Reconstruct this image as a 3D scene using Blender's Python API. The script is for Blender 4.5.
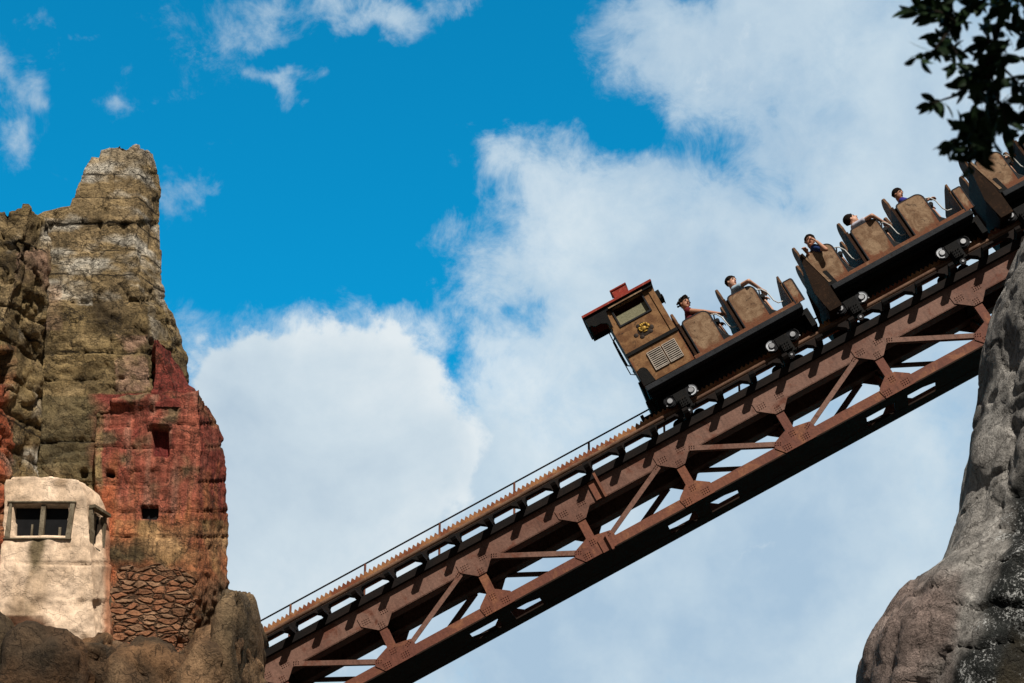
import bpy, bmesh, math, random
from math import sin, cos, tan, radians, pi, sqrt, atan, asin, exp
from mathutils import Vector, Matrix, noise
V = Vector
random.seed(7)
for o in list(bpy.data.objects): bpy.data.objects.remove(o)
S = bpy.context.scene
col = S.collection

# ------------------------------------------------------------------ camera, sky, sun, exposure
PITCH = radians(24)
FPX = 1024*70/36
CAM = V((0, 0, 1.6))
cd = bpy.data.cameras.new('camera'); cam = bpy.data.objects.new('camera', cd); col.objects.link(cam)
cam.location = CAM; cam.rotation_euler = (pi/2 + PITCH, 0, 0)
cd.lens = 70; cd.sensor_width = 36; cd.clip_end = 5000
cd.dof.use_dof = True; cd.dof.focus_distance = 34; cd.dof.aperture_fstop = 6.3
S.camera = cam

SUN_EL, SUN_AZ = radians(52), radians(12)          # azimuth: from behind the camera towards the right
SD = V((sin(SUN_AZ)*cos(SUN_EL), -cos(SUN_AZ)*cos(SUN_EL), sin(SUN_EL)))
sl = bpy.data.lights.new('sun', 'SUN'); so = bpy.data.objects.new('sun', sl); col.objects.link(so)
sl.energy = 5.0; sl.angle = radians(0.5); sl.color = (1.0, .93, .83)
so.rotation_euler = SD.to_track_quat('Z', 'Y').to_euler(); so.location = SD*50

R_, F_, U_ = V((1,0,0)), V((0,cos(PITCH),sin(PITCH))), V((0,-sin(PITCH),cos(PITCH)))
def ray(x, y): return F_ + R_*((x-512)/FPX) + U_*((341.5-y)/FPX)

W = bpy.data.worlds.new('World'); S.world = W; W.use_nodes = True
class NT:
    """tiny node builder"""
    def __init__(s, nt): s.nt = nt; s.n = nt.nodes; s.l = nt.links
    def node(s, t, **k):
        n = s.n.new(t)
        for a, b in k.items(): setattr(n, a, b)
        return n
    def put(s, sock, v):
        if hasattr(v, 'is_output'): s.l.new(v, sock)
        elif v is not None: sock.default_value = v
    def math(s, op, a, b=None, c=None, clamp=False):
        n = s.node('ShaderNodeMath', operation=op, use_clamp=clamp)
        for i, v in enumerate((a, b, c)):
            if v is not None: s.put(n.inputs[i], v)
        return n.outputs[0]
    def vmath(s, op, a, b=None):
        n = s.node('ShaderNodeVectorMath', operation=op); s.put(n.inputs[0], a)
        if b is not None:
            s.put(n.inputs['Scale' if op == 'SCALE' else 1], b)
        return n.outputs['Value' if op in ('DOT_PRODUCT', 'LENGTH') else 'Vector']
    def noise(s, vec, scale, detail=4, rough=.55, dist=0, out=0, ntype=None):
        n = s.node('ShaderNodeTexNoise'); s.put(n.inputs['Vector'], vec)
        if ntype: n.noise_type = ntype
        n.inputs['Scale'].default_value = scale; n.inputs['Detail'].default_value = detail
        n.inputs['Roughness'].default_value = rough; n.inputs['Distortion'].default_value = dist
        return n.outputs[out]
    def ramp(s, f, stops, interp='LINEAR'):
        n = s.node('ShaderNodeValToRGB'); s.put(n.inputs[0], f); r = n.color_ramp; r.interpolation = interp
        while len(r.elements) < len(stops): r.elements.new(.5)
        for e, (p, c) in zip(r.elements, stops):
            e.position = p; e.color = (c, c, c, 1) if isinstance(c, (int, float)) else (*c, 1)
        return n.outputs[0]
    def mix(s, f, a, b, blend='MIX'):
        n = s.node('ShaderNodeMix', data_type='RGBA', blend_type=blend)
        s.put(n.inputs[0], f); s.put(n.inputs[6], a if not isinstance(a, tuple) else (*a, 1)); s.put(n.inputs[7], b if not isinstance(b, tuple) else (*b, 1))
        return n.outputs[2]
    def maprange(s, v, a, b, c=0, d=1, smooth=True):
        n = s.node('ShaderNodeMapRange'); n.interpolation_type = 'SMOOTHSTEP' if smooth else 'LINEAR'
        s.put(n.inputs[0], v)
        for i, q in enumerate((a, b, c, d)): n.inputs[i+1].default_value = q
        return n.outputs[0]

def build_world():
    t = NT(W.node_tree); t.n.clear()
    out = t.node('ShaderNodeOutputWorld'); bg = t.node('ShaderNodeBackground'); STR = .1
    bg.inputs[1].default_value = STR; t.l.new(bg.outputs[0], out.inputs[0])
    sky = t.node('ShaderNodeTexSky', sky_type='NISHITA', sun_disc=False)
    sky.sun_elevation = SUN_EL; sky.sun_rotation = pi - SUN_AZ; sky.air_density = 1.0; sky.dust_density = .3; sky.ozone_density = 3
    blue = t.mix(1.0, sky.outputs[0], (.03, 1.50, 1.74), 'MULTIPLY')
    tc = t.node('ShaderNodeTexCoord'); d = tc.outputs['Generated']
    X = t.vmath('DOT_PRODUCT', d, tuple(R_)); Y = t.vmath('DOT_PRODUCT', d, tuple(U_)); Z = t.vmath('DOT_PRODUCT', d, tuple(F_))
    cb = t.node('ShaderNodeCombineXYZ'); t.put(cb.inputs[0], X); t.put(cb.inputs[1], Y); p = cb.outputs[0]
    # warp the placement a little so that the banks get ragged
    wv = t.vmath('SCALE', t.vmath('SUBTRACT', t.noise(d, 11, 5, .6, 0, 1), (.5,.5,.5)), .10)
    pw = t.vmath('ADD', p, wv)
    def blob(x, y, rx, ry, amp):
        r = ray(x, y).normalized(); c = (r.dot(R_), r.dot(U_), 0)
        q = t.vmath('MULTIPLY', t.vmath('SUBTRACT', pw, c), (FPX/rx, FPX/ry, 0))
        return t.math('MULTIPLY', t.math('EXPONENT', t.math('MULTIPLY', t.vmath('DOT_PRODUCT', q, q), -1)), amp)
    blobs = CLOUDS
    acc = None
    for b in blobs:
        v = blob(*b); acc = v if acc is None else t.math('ADD', acc, v)
    n1 = t.noise(d, 10, 10, .62, .35); n2 = t.noise(d, 34, 11, .72, .4)
    nn = t.math('ADD', t.math('MULTIPLY', t.math('SUBTRACT', n1, .5), 2.0), t.math('MULTIPLY', t.math('SUBTRACT', n2, .5), 1.75))
    dens = t.math('ADD', t.math('ADD', acc, nn), -.42)
    mask = t.maprange(dens, -.34, .48)
    # thickness shading: sunlit white tops, blue-grey bodies
    th = t.noise(t.vmath('ADD', d, (0.0, 0, .035)), 7, 8, .55, .4)
    th2 = t.noise(d, 26, 6, .6)
    br = None
    for b in BRIGHT:
        v = blob(*b); br = v if br is None else t.math('ADD', br, v)
    lum = t.math('ADD', t.math('ADD', t.math('MULTIPLY', t.math('SUBTRACT', th, .5), 1.7), t.math('MULTIPLY', t.math('SUBTRACT', th2, .5), .8)), br)
    s = 1/STR
    ccol = t.ramp(t.math('ADD', lum, .35, clamp=True), [(0, (.40, .55, .70)), (.45, (.56, .69, .79)), (1, (.78, .86, .90))])
    ccol = t.vmath('SCALE', ccol, s)
    front = t.maprange(Z, .70, .92)
    mask = t.math('MULTIPLY', t.math('MULTIPLY', mask, t.maprange(dens, .1, 1.15, .74, 1.0)), front)
    slate = t.vmath('SCALE', t.ramp(t.noise(d, 3, 8, .6, .4), [(.3,(.075,.080,.09)),(.7,(.14,.145,.155))]), s)  # unseen sky behind the view, made dark to weaken the fill light
    # a nearer cumulus with crisp billowing tops, lit white
    pk = t.vmath('ADD', p, t.vmath('SCALE', t.vmath('SUBTRACT', t.noise(d, 30, 6, .55, 0, 1), (.5,.5,.5)), .020)); old = pw; pw = pk
    a2 = None
    for b in CUMULUS:
        v = blob(*b); a2 = v if a2 is None else t.math('ADD', a2, v)
    pw = old
    n3 = t.noise(d, 24, 7, .56, .15); bil = t.math('SUBTRACT', .5, t.math('ABSOLUTE', t.math('MULTIPLY', t.math('SUBTRACT', n3, .5), 4.0)))
    d2 = t.math('ADD', a2, t.math('ADD', t.math('MULTIPLY', bil, .70), t.math('ADD', t.math('MULTIPLY', t.math('SUBTRACT', n1, .5), 1.9), t.math('MULTIPLY', t.math('SUBTRACT', n2, .5), .8))))
    m2 = t.math('MULTIPLY', t.maprange(d2, .52, .98), front)
    sh2 = t.math('ADD', t.math('ADD', .66, t.math('MULTIPLY', bil, .50)), t.math('ADD', t.math('MULTIPLY', t.math('SUBTRACT', th, .5), 2.6), t.math('ADD', t.math('MULTIPLY', t.math('SUBTRACT', n1, .5), 1.0), t.math('MULTIPLY', t.maprange(d2, .8, 2.6), -.52))))
    c2 = t.vmath('SCALE', t.ramp(sh2, [(0, (.47,.59,.70)), (.5, (.60,.71,.79)), (1, (.76,.83,.87))]), s)
    fin = t.mix(m2, t.mix(mask, t.mix(front, slate, blue), ccol), c2)
    t.put(bg.inputs[0], fin)
# x, y, rx, ry, amount: where the cloud banks stand in the sky (directions seen from the viewpoint)
CLOUDS = [(320,440,140,84,.8),(250,560,220,150,1.1),(560,520,240,140,1.0),(900,480,320,260,1.2),(620,640,500,140,1.2),
          (520,170,70,50,.66),(610,215,105,62,.8),(490,265,100,50,.45),(560,340,140,55,.7),(560,130,50,22,.3),
          (900,90,170,130,1.1),(730,25,120,45,.85),(800,230,120,80,.7),(700,300,120,60,.6),(650,10,60,20,.45),(1000,200,130,100,.8),(720,85,60,26,.25),
          (262,70,34,22,.6),(284,104,20,26,.62),(328,76,18,16,.62),(300,48,60,14,-.35),(245,20,30,22,.55),(335,10,60,24,.62),(425,12,45,18,.58),(14,78,20,24,.5),(38,92,16,18,.4),(0,140,20,28,.60),(108,108,16,14,.5),(190,195,44,22,.52),(200,210,22,18,.3),
          (38,25,16,12,.42),(45,175,24,16,.42),(85,35,14,10,.35),(160,105,26,20,.34),(70,185,16,10,.3),(440,125,20,10,.3),
          (345,220,130,72,-.6),(462,372,34,30,-.65),(455,330,34,18,-.25),(500,300,60,16,-.3),(420,90,120,50,-.4),(640,110,100,36,-.42),(770,200,46,26,-.5),(235,285,90,32,-.35),(120,60,60,60,-.2),(400,300,50,24,-.4)]
CUMULUS = [(225,372,36,34,.8),(262,352,26,26,.6),(300,358,36,34,.8),(345,346,34,30,.8),(390,345,32,28,.8),(420,375,28,30,.7),(330,400,80,50,.9),(430,425,36,34,.7),(455,462,36,36,.7),(250,430,60,60,.8),(380,460,80,60,.8),(300,500,100,60,.7),(215,520,40,80,.6),(270,590,120,90,.9),(400,540,70,50,.5)]
BRIGHT = [(340,375,130,50,.5),(300,460,120,70,.25),(240,520,60,90,.2),(430,420,40,60,.25),(520,430,60,120,-.12),(590,200,90,60,.2),(860,120,120,100,.12),(560,340,80,40,.15),(700,600,300,100,-.1),(790,480,150,100,-.05)]
build_world()
vs = S.view_settings; vs.view_transform = 'Standard'; vs.look = 'None'; vs.exposure = 0; vs.gamma = 1
S.render.engine = 'CYCLES'

# ------------------------------------------------------------------ helpers
class MB:
    def __init__(s): s.v = []; s.f = []
    def raw(s, vs_, fs):
        b = len(s.v); s.v += [V(q) for q in vs_]; s.f += [[b+i for i in f] for f in fs]; return s
    def box(s, x0, x1, y0, y1, z0, z1):
        return s.raw([(x0,y0,z0),(x1,y0,z0),(x1,y1,z0),(x0,y1,z0),(x0,y0,z1),(x1,y0,z1),(x1,y1,z1),(x0,y1,z1)],
                     [(0,3,2,1),(4,5,6,7),(0,1,5,4),(1,2,6,5),(2,3,7,6),(3,0,4,7)])
    def prism(s, poly, y0, y1):           # polygon in x,z pushed along y
        n = len(poly)
        return s.raw([(x,y0,z) for x,z in poly]+[(x,y1,z) for x,z in poly],
                     [list(range(n))[::-1], list(range(n,2*n))]+[(i,(i+1)%n,n+(i+1)%n,n+i) for i in range(n)])
    def prismx(s, poly, x0, x1):          # polygon in y,z pushed along x
        n = len(poly)
        return s.raw([(x0,y,z) for y,z in poly]+[(x1,y,z) for y,z in poly],
                     [list(range(n))[::-1], list(range(n,2*n))]+[(i,(i+1)%n,n+(i+1)%n,n+i) for i in range(n)])
    def bar(s, a, b, w, y0, y1):          # flat bar in the x,z plane from a to b
        a, b = V((a[0],a[1])), V((b[0],b[1])); d = (b-a).normalized(); n = V((-d.y, d.x))*w/2
        return s.prism([tuple(a+n), tuple(a-n), tuple(b-n), tuple(b+n)], y0, y1)
    def cyl(s, a, b, r0, r1=None, n=12, cap=True):
        a, b = V(a), V(b); r1 = r0 if r1 is None else r1
        q = (b-a).to_track_quat('Z','Y'); X, Y = q@V((1,0,0)), q@V((0,1,0))
        vv = [a+(X*cos(2*pi*i/n)+Y*sin(2*pi*i/n))*r0 for i in range(n)]+[b+(X*cos(2*pi*i/n)+Y*sin(2*pi*i/n))*r1 for i in range(n)]
        return s.raw(vv, [(i,(i+1)%n,n+(i+1)%n,n+i) for i in range(n)]+([list(range(n))[::-1], list(range(n,2*n))] if cap else []))
    def tube(s, pts, r, n=8):
        pts = [V(p) for p in pts]; k = len(pts); rr = r if isinstance(r, (list,tuple)) else [r]*k
        vv = []; up = None
        for i, p in enumerate(pts):
            d = (pts[min(i+1,k-1)]-pts[max(i-1,0)]).normalized()
            if up is None: up = V((0,0,1)) if abs(d.z) < .9 else V((1,0,0))
            X = (up - d*up.dot(d)).normalized(); Y = d.cross(X); up = X
            vv += [p+(X*cos(2*pi*j/n)+Y*sin(2*pi*j/n))*rr[i] for j in range(n)]
        ff = [(i*n+j, i*n+(j+1)%n, (i+1)*n+(j+1)%n, (i+1)*n+j) for i in range(k-1) for j in range(n)]
        return s.raw(vv, ff+[list(range(n))[::-1], list(range((k-1)*n, k*n))])
    def ball(s, c, r, seg=12, ring=8, M=None):
        r = V(r) if not isinstance(r, (int,float)) else V((r,r,r)); c = V(c); vv = []
        for i in range(ring+1):
            th = pi*i/ring
            for j in range(seg):
                p = V((r.x*sin(th)*cos(2*pi*j/seg), r.y*sin(th)*sin(2*pi*j/seg), r.z*cos(th)))
                vv.append(c+(M@p if M else p))
        return s.raw(vv, [(i*seg+j,(i+1)*seg+j,(i+1)*seg+(j+1)%seg,i*seg+(j+1)%seg) for i in range(ring) for j in range(seg)])
    def cap(s, a, b, r0, r1):             # tapered capsule, for bodies
        s.ball(a, r0, 10, 7); s.ball(b, r1, 10, 7); return s.cyl(a, b, r0, r1, 10)
    def rivets(s, cx, cz, nx, nz, y, ang=0, p=.041, r=.0115, h=.013):
        for i in range(nx):
            for j in range(nz):
                x, z = (i-(nx-1)/2)*p, (j-(nz-1)/2)*p
                x, z = cx+x*cos(ang)-z*sin(ang), cz+x*sin(ang)+z*cos(ang)
                b = len(s.v); q = [(x+r*cos(a*pi/3), z+r*sin(a*pi/3)) for a in range(6)]
                s.v += [V((a,y,c)) for a,c in q]+[V((x+(a-x)*.6, y-h, z+(c-z)*.6)) for a,c in q]
                s.f += [[b+k, b+(k+1)%6, b+6+(k+1)%6, b+6+k] for k in range(6)]+[[b+6+k for k in range(6)]]
        return s
    def build(s, name, m, parent=None, smooth=False, bevel=0, merge=False):
        me = bpy.data.meshes.new(name); me.from_pydata([tuple(q) for q in s.v], [], [list(f) for f in s.f])
        bm = bmesh.new(); bm.from_mesh(me)
        if merge: bmesh.ops.remove_doubles(bm, verts=bm.verts, dist=1e-5)
        bmesh.ops.recalc_face_normals(bm, faces=bm.faces); bm.to_mesh(me); bm.free()
        if smooth: me.polygons.foreach_set('use_smooth', [True]*len(me.polygons))
        me.materials.append(m); o = bpy.data.objects.new(name, me); col.objects.link(o)
        if parent: o.parent = parent
        if bevel:
            b = o.modifiers.new('bevel', 'BEVEL'); b.width = bevel; b.segments = 2; b.limit_method = 'ANGLE'
        return o
def tag(o, label=None, cat=None, group=None, kind=None):
    for k, v in (('label',label),('category',cat),('group',group),('kind',kind)):
        if v: o[k] = v
    return o
def empty(name, M=None, loc=None):
    o = bpy.data.objects.new(name, None); col.objects.link(o); o.empty_display_size = .3
    if M: o.matrix_world = M
    if loc: o.location = loc
    return o
def kids(o): return [c for c in col.objects if c.parent == o]
def copy_tree(o, parent=None):
    c = o.copy(); col.objects.link(c)
    if parent: c.parent = parent; 
    for ch in kids(o): copy_tree(ch, c)
    return c

# ------------------------------------------------------------------ materials
MATS = {}
def pbr(name, rough=.8, metal=0, spec=.5):
    m = bpy.data.materials.new(name); m.use_nodes = True; t = NT(m.node_tree)
    b = t.n['Principled BSDF']; b.inputs['Roughness'].default_value = rough; b.inputs['Metallic'].default_value = metal
    b.inputs['Specular IOR Level'].default_value = spec; MATS[name] = m
    return m, t, b
def objpos(t, rnd=True):
    tc = t.node('ShaderNodeTexCoord'); p = tc.outputs['Object']
    if rnd:
        oi = t.node('ShaderNodeObjectInfo'); p = t.vmath('ADD', p, t.vmath('SCALE', oi.outputs['Location'], 7.31))
    return p
def bump(t, b, h, dist=.02, strength=1):
    n = t.node('ShaderNodeBump'); n.inputs['Distance'].default_value = dist; n.inputs['Strength'].default_value = strength
    t.put(n.inputs['Height'], h); t.l.new(n.outputs[0], b.inputs['Normal'])
def worn(name, a, b_, c=None, scale=2.0, rough=.75, bumpd=.004, metal=0, spec=.10, lo=.35, hi=.65, rnd=True):
    """paint a, weathered to b_, with specks of c"""
    m, t, b = pbr(name, rough, metal, spec); p = objpos(t, rnd)
    f = t.maprange(t.noise(p, scale, 8, .62, .6), lo, hi); colr = t.mix(f, a, b_)
    if c: colr = t.mix(t.maprange(t.noise(p, scale*4.3, 7, .65, .3), .54, .68), colr, c)
    g = t.noise(p, scale*14, 4, .6); colr = t.mix(.5, colr, t.mix(1, colr, t.ramp(g, [(.3,.55),(.7,1.35)]), 'MULTIPLY'))
    t.put(b.inputs['Base Color'], colr); t.put(b.inputs['Roughness'], t.math('ADD', t.math('MULTIPLY', g, .3), rough-.15))
    bump(t, b, t.math('ADD', g, t.noise(p, scale*40, 3)), bumpd); return m
def plain(name, c, rough=.6, metal=0, spec=.12):
    m, t, b = pbr(name, rough, metal, spec); p = objpos(t)
    g = t.noise(p, 9, 5, .6); t.put(b.inputs['Base Color'], t.mix(t.maprange(g,.3,.7), tuple(x*.75 for x in c), tuple(min(1,x*1.2) for x in c)))
    return m
def steel_mat(name, a, b_, c_):
    m, t, b = pbr(name, .7, 0, .25); p = objpos(t, False)
    big = t.noise(p, .55, 6, .6, .6); mid = t.noise(p, 2.6, 9, .68, .8); fine = t.noise(p, 22, 6, .7)
    c = t.mix(t.maprange(big, .36, .62), a, b_); c = t.mix(t.maprange(mid, .52, .68), c, c_)
    run = t.noise(t.vmath('MULTIPLY', p, (9, 9, 1.1)), 1.6, 7, .7)
    c = t.mix(1, c, t.ramp(run, [(.30,.62),(.46,.97),(.7,1.12)]), 'MULTIPLY'); c = t.mix(.7, c, t.mix(1, c, t.ramp(fine, [(.3,.55),(.7,1.3)]), 'MULTIPLY'))
    t.put(b.inputs['Base Color'], c); t.put(b.inputs['Roughness'], t.math('ADD', t.math('MULTIPLY', fine, .4), .45)); bump(t, b, t.math('ADD', fine, mid), .005); return m
steel = steel_mat('rust_painted_steel', (.160,.074,.052), (.225,.122,.090), (.15,.050,.028))
shade_steel = worn('underside_shade_steel', (.022,.014,.011), (.035,.02,.014), None, 2)  # near-black steel: the shade under the bridge put into the colour
steel2 = steel_mat('rust_orange_steel', (.215,.080,.045), (.17,.062,.042), (.28,.115,.058))
rackm = worn('rusty_rack', (.36,.17,.075), (.20,.065,.035), (.42,.24,.12), 1.8, lo=.4, hi=.6)
railm = worn('rail_steel', (.20,.115,.075), (.11,.06,.04), None, 2.5, rough=.55)
tiem = worn('dark_tie_steel', (.010,.009,.009), (.02,.014,.012), None, 3, rough=.8)
blackm = worn('black_chassis_paint', (.007,.007,.0075), (.010,.010,.010), (.018,.013,.010), 4, rough=.65)
bandm = worn('dark_grey_beam', (.019,.021,.025), (.028,.031,.036), (.010,.010,.011), 3, rough=.6)
tyre = plain('black_urethane', (.012,.012,.014), .5)
hubm = plain('galvanised_hub', (.42,.43,.45), .4, .6)
glintm = plain('painted_sun_glint', (.55,.58,.62), .5)
chrome = plain('white_tube_paint', (.55,.55,.53), .3)
cush = plain('black_vinyl', (.015,.014,.014), .5)
roofm = worn('red_roof_paint', (.33,.05,.035), (.22,.035,.025), (.40,.14,.10), 3)
goldm = plain('old_gold', (.36,.22,.045), .5, .4)
olive = worn('olive_glass_panel', (.17,.17,.10), (.23,.22,.14), None, 2, rough=.35)
headm = worn('grey_brown_board', (.19,.105,.06), (.11,.06,.035), (.24,.14,.08), 5)
def panel_mat(name, a, b_, rust, dark):
    m, t, b = pbr(name, .7, 0, .15); tc = t.node('ShaderNodeTexCoord'); p = objpos(t)
    f = t.maprange(t.noise(p, 4.5, 9, .62, .8), .38, .62); c = t.mix(f, a, b_)
    at = t.node('ShaderNodeAttribute', attribute_name='wear'); e = t.math('ADD', at.outputs['Fac'], t.math('MULTIPLY', t.math('SUBTRACT', t.noise(p, 7, 8, .65, .5), .5), 1.5))
    c = t.mix(t.maprange(e, .35, .85), c, rust)
    c = t.mix(t.maprange(t.noise(p, 6, 9, .7, 1.2), .58, .68), c, dark)
    g = t.noise(p, 40, 4, .6); c = t.mix(.5, c, t.mix(1, c, t.ramp(g, [(.3,.6),(.7,1.3)]), 'MULTIPLY'))
    t.put(b.inputs['Base Color'], c); bump(t, b, g, .004); return m
worn('bulkhead_paint', (.016,.008,.004), (.026,.013,.007), (.05,.025,.012), 4)
worn('dark_seat_board', (.055,.026,.014), (.03,.014,.008), (.08,.04,.02), 4)
panelm = panel_mat('tan_worn_side_panel', (.31,.205,.125), (.175,.10,.055), (.17,.065,.032), (.06,.036,.024))
cabm = panel_mat('brown_cab_boards', (.27,.145,.065), (.15,.070,.030), (.17,.060,.026), (.045,.024,.015))

# ------------------------------------------------------------------ the bridge frame of reference (a straight incline, 26 degrees)
AL, BE = radians(-12.4987), radians(25.9236)
hv = V((cos(AL), sin(AL), 0)); uv = hv*cos(BE)+V((0,0,sin(BE))); wv = V((sin(AL), -cos(AL), 0)); vv_ = wv.cross(uv)
O = V((2.205, 32.61683, 12.67115))
def frame(s, t, y):                      # matrix at distance s up the incline, t above, y behind the near face
    M = Matrix((uv, -wv, vv_)).transposed().to_4x4(); M.translation = O+uv*s+vv_*t-wv*y; return M

def ground():
    m, t, b = pbr('park_ground', .95); p = objpos(t, False)
    f = t.maprange(t.noise(p, .12, 8, .6, .5), .4, .6)
    c = t.mix(f, (.010,.014,.008), (.022,.02,.015)); c = t.mix(.6, c, t.mix(1, c, t.ramp(t.noise(p, 6, 6, .6), [(.3,.4),(.7,1.5)]), 'MULTIPLY'))
    t.put(b.inputs['Base Color'], c); bump(t, b, t.noise(p, 5, 6), .05)
    g = MB(); n = 40; L = 1500
    for i in range(n+1):
        for j in range(n+1):
            x, y = (i/n-.5)*2, (j/n-.5)*2; x, y = x*abs(x)*L, y*abs(y)*L
            g.v.append(V((x, y+20, 0)))
    g.f = [[i*(n+1)+j, (i+1)*(n+1)+j, (i+1)*(n+1)+j+1, i*(n+1)+j+1] for i in range(n) for j in range(n)]
    tag(g.build('ground', m), kind='structure')
ground()

# ------------------------------------------------------------------ truss bridge
SA, SB = -12.6, 18.6                     # ends
PAN = 1.96; TW = 1.15
def bridge():
    root = empty('truss_bridge', frame(0,0,0))
    tag(root, 'long rust brown steel truss bridge carrying the inclined roller coaster track', 'bridge')
    for far in (0, 1):
        y0 = 0 if not far else TW; sg = 1 if not far else -1      # outer face at y0, body inwards
        def Y(a, b): a, b = y0+sg*a, y0+sg*b; return (min(a,b), max(a,b))
        m = MB(); ya, yb = Y(0, .05); m.box(SA, SB, ya, yb, .752, 1.225)
        ya, yb = Y(0, .26); m.box(SA, SB, ya, yb, .752, .775)       # lower flange, turned inwards
        ya, yb = Y(-.05, .26); m.box(SA, SB, ya, yb, 1.225, 1.255)  # upper flange reaches out
        m.build('top_chord', steel, root)
        m = MB(); ya, yb = Y(-.085, -.052); m.box(SA, SB, ya, yb, 1.13, 1.262); ya, yb = Y(-.052, -.002); m.box(SA, SB, ya, yb, 1.13, 1.15)
        m.build('shade_ledge', tiem, root)  # black ledge added to make the shadow band along the upper chord
        m = MB(); ya, yb = Y(0, .05); m.box(SA, SB, ya, yb, -.12, .05)
        m.build('bottom_chord', steel2, root)
        m = MB(); ya, yb = Y(0, .34); m.box(SA, SB, ya, yb, -.145, -.1202); m.build('lower_flange', shade_steel, root)
        for k in range(-7, 9):
            s = 3.06+PAN*k; A = (k % 2 == 0)
            if s > SB-.5 or s < SA+.5: continue
            m = MB(); ya, yb = Y(.006, .11); m.box(s-.075, s+.075, ya, ya+.012, 0, .85) if not far else m.box(s-.075, s+.075, yb-.012, yb, 0, .85)
            m.box(s-.006, s+.006, ya+.012, yb-.012, .05, .75); m.box(s-.075, s+.075, *( (yb-.012, yb) if not far else (ya, ya+.012)), .05, .75)
            m.build('post', steel2, root)
            # gusset plates with their rivets
            g = MB(); ya, yb = Y(-.014, 0); yr = ya
            g.prism([(s-.34,.96),(s-.33,.80),(s-.07,.585),(s+.10,.585),(s+.27,.77),(s+.30,.96)][::-1], ya, yb)
            if not far: g.rivets(s-.21,.845,4,3,yr); g.rivets(s+.15,.87,4,3,yr); g.rivets(s+.015,.655,3,3,yr); 
            g.build('gusset_plate', steel, root)
            g = MB()
            if A: pl = [(s-.39,.03),(s-.36,.125),(s-.08,.235),(s+.12,.215),(s+.36,.17),(s+.40,.05),(s+.33,-.135),(s-.26,-.135)]
            else: pl = [(s-.30,.03),(s-.28,.07),(s-.09,.225),(s+.10,.225),(s+.31,.07),(s+.33,.0),(s+.30,-.135),(s-.26,-.135)]
            g.prism(pl[::-1], ya, yb)
            if not far:
                g.rivets(s-.19,-.045,4,3,yr); g.rivets(s+.17,-.03,4,3,yr); g.rivets(s+.0,.13,3,3,yr)
                if A: g.rivets(s-.30,.085,3,2,yr,-.45); g.rivets(s+.29,.115,3,2,yr,.5)
            g.build('gusset_plate', steel2, root)
            if A:
                for a, b, rv in (((s-.26,.06),(s-1.66,.80),(s-1.62,.80)), ((s+.26,.06),(s+1.63,.77),(s+1.60,.80))):
                    m = MB(); ya2, yb2 = Y(-.004, .012); m.bar(a, b, .088, ya2, yb2)
                    d = (V(b)-V(a)).normalized(); nn = V((-d.y, d.x))*.04
                    ya3, yb3 = Y(.012, .09); m.bar(V(a)+nn, V(b)+nn, .01, ya3, yb3)
                    if not far: m.rivets(rv[0], rv[1], 3, 2, ya2-.002, -.45 if b[0] < a[0] else .5)
                    m.build('diagonal_brace', steel, root)
    # cross frames and lateral bracing between the two sides
    for k in range(-7, 9):
        s = 3.06+PAN*k
        if s > SB-.5 or s < SA+.5: continue
        m = MB(); m.box(s-.08, s+.08, .052, TW-.052, .80, .815); m.box(s-.006, s+.006, .052, TW-.052, .815, 1.05)
        m.box(s-.09, s+.09, .052, TW-.052, -.09, -.075); m.box(s-.006, s+.006, .052, TW-.052, -.075, .04)
        m.prismx([(.1,.05),(.16,.05),(TW-.1,.78),(TW-.16,.78)], s-.03, s+.0); m.prismx([(TW-.1,.05),(TW-.16,.05),(.1,.78),(.16,.78)], s+.005, s+.03)
        m.build('cross_frame', shade_steel, root)
        m = MB(); wv2 = 1.28 if k % 2 == 0 else .13
        m.box(s-wv2, s+wv2, .342, TW-.342, -.142, -.125)
        m.raw([(s+.1,.30,-.1),(s+.34,.30,-.1),(s+PAN-.1,TW-.30,-.1),(s+PAN-.34,TW-.30,-.1),(s+.1,.30,-.115),(s+.34,.30,-.115),(s+PAN-.1,TW-.30,-.115),(s+PAN-.34,TW-.30,-.115)],
              [(0,1,2,3),(7,6,5,4),(0,4,5,1),(1,5,6,2),(2,6,7,3),(3,7,4,0)])
        m.build('lateral_brace', shade_steel, root)
        m = MB(); m.raw([(s,.26,1.2),(s+.12,.26,1.2),(s+PAN,TW-.26,1.2),(s+PAN-.12,TW-.26,1.2),(s,.26,1.18),(s+.12,.26,1.18),(s+PAN,TW-.26,1.18),(s+PAN-.12,TW-.26,1.18)],
              [(0,1,2,3),(7,6,5,4),(0,4,5,1),(1,5,6,2),(2,6,7,3),(3,7,4,0)])
        m.build('top_lateral', shade_steel, root)
    # ties with haunched ends, dark
    n = 0; s = -6.24 - .657*9
    while s < SB-.2:
        m = MB(); yN, yF = -.40, TW+.40
        m.prismx([(yN,1.30),(yN+.03,1.257),(yF-.03,1.257),(yF,1.30),(yF,1.35),(yN,1.35)], s-.05, s+.05)
        for ya in (.04, TW-.20):
            m.prism([(s-.07,1.352),(s+.07,1.352),(s+.08,1.44),(s+.12,1.492),(s-.20,1.492),(s-.08,1.40)][::-1], ya, ya+.16)
        m.build('cross_tie', tiem, root); s += .657; n += 1
    for y in (.12, TW-.12):
        m = MB(); m.box(SA, SB, y-.06, y+.06, 1.493, 1.53)
        m.build('rail_bearer', tiem, root)
        m = MB(); m.cyl((SA, y, 1.595), (SB, y, 1.595), .038, n=14, cap=True); m.box(SA, SB, y-.012, y+.012, 1.53, 1.56)
        m.build('rail', railm, root, smooth=False)
    # saw-toothed rack inside the near rail
    m = MB(); m.box(SA, SB, .275, .30, 1.55, 1.755); m.box(SA, SB, .255, .335, 1.53, 1.55)
    x = SA; q = [(SA, 1.735)]
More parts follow.
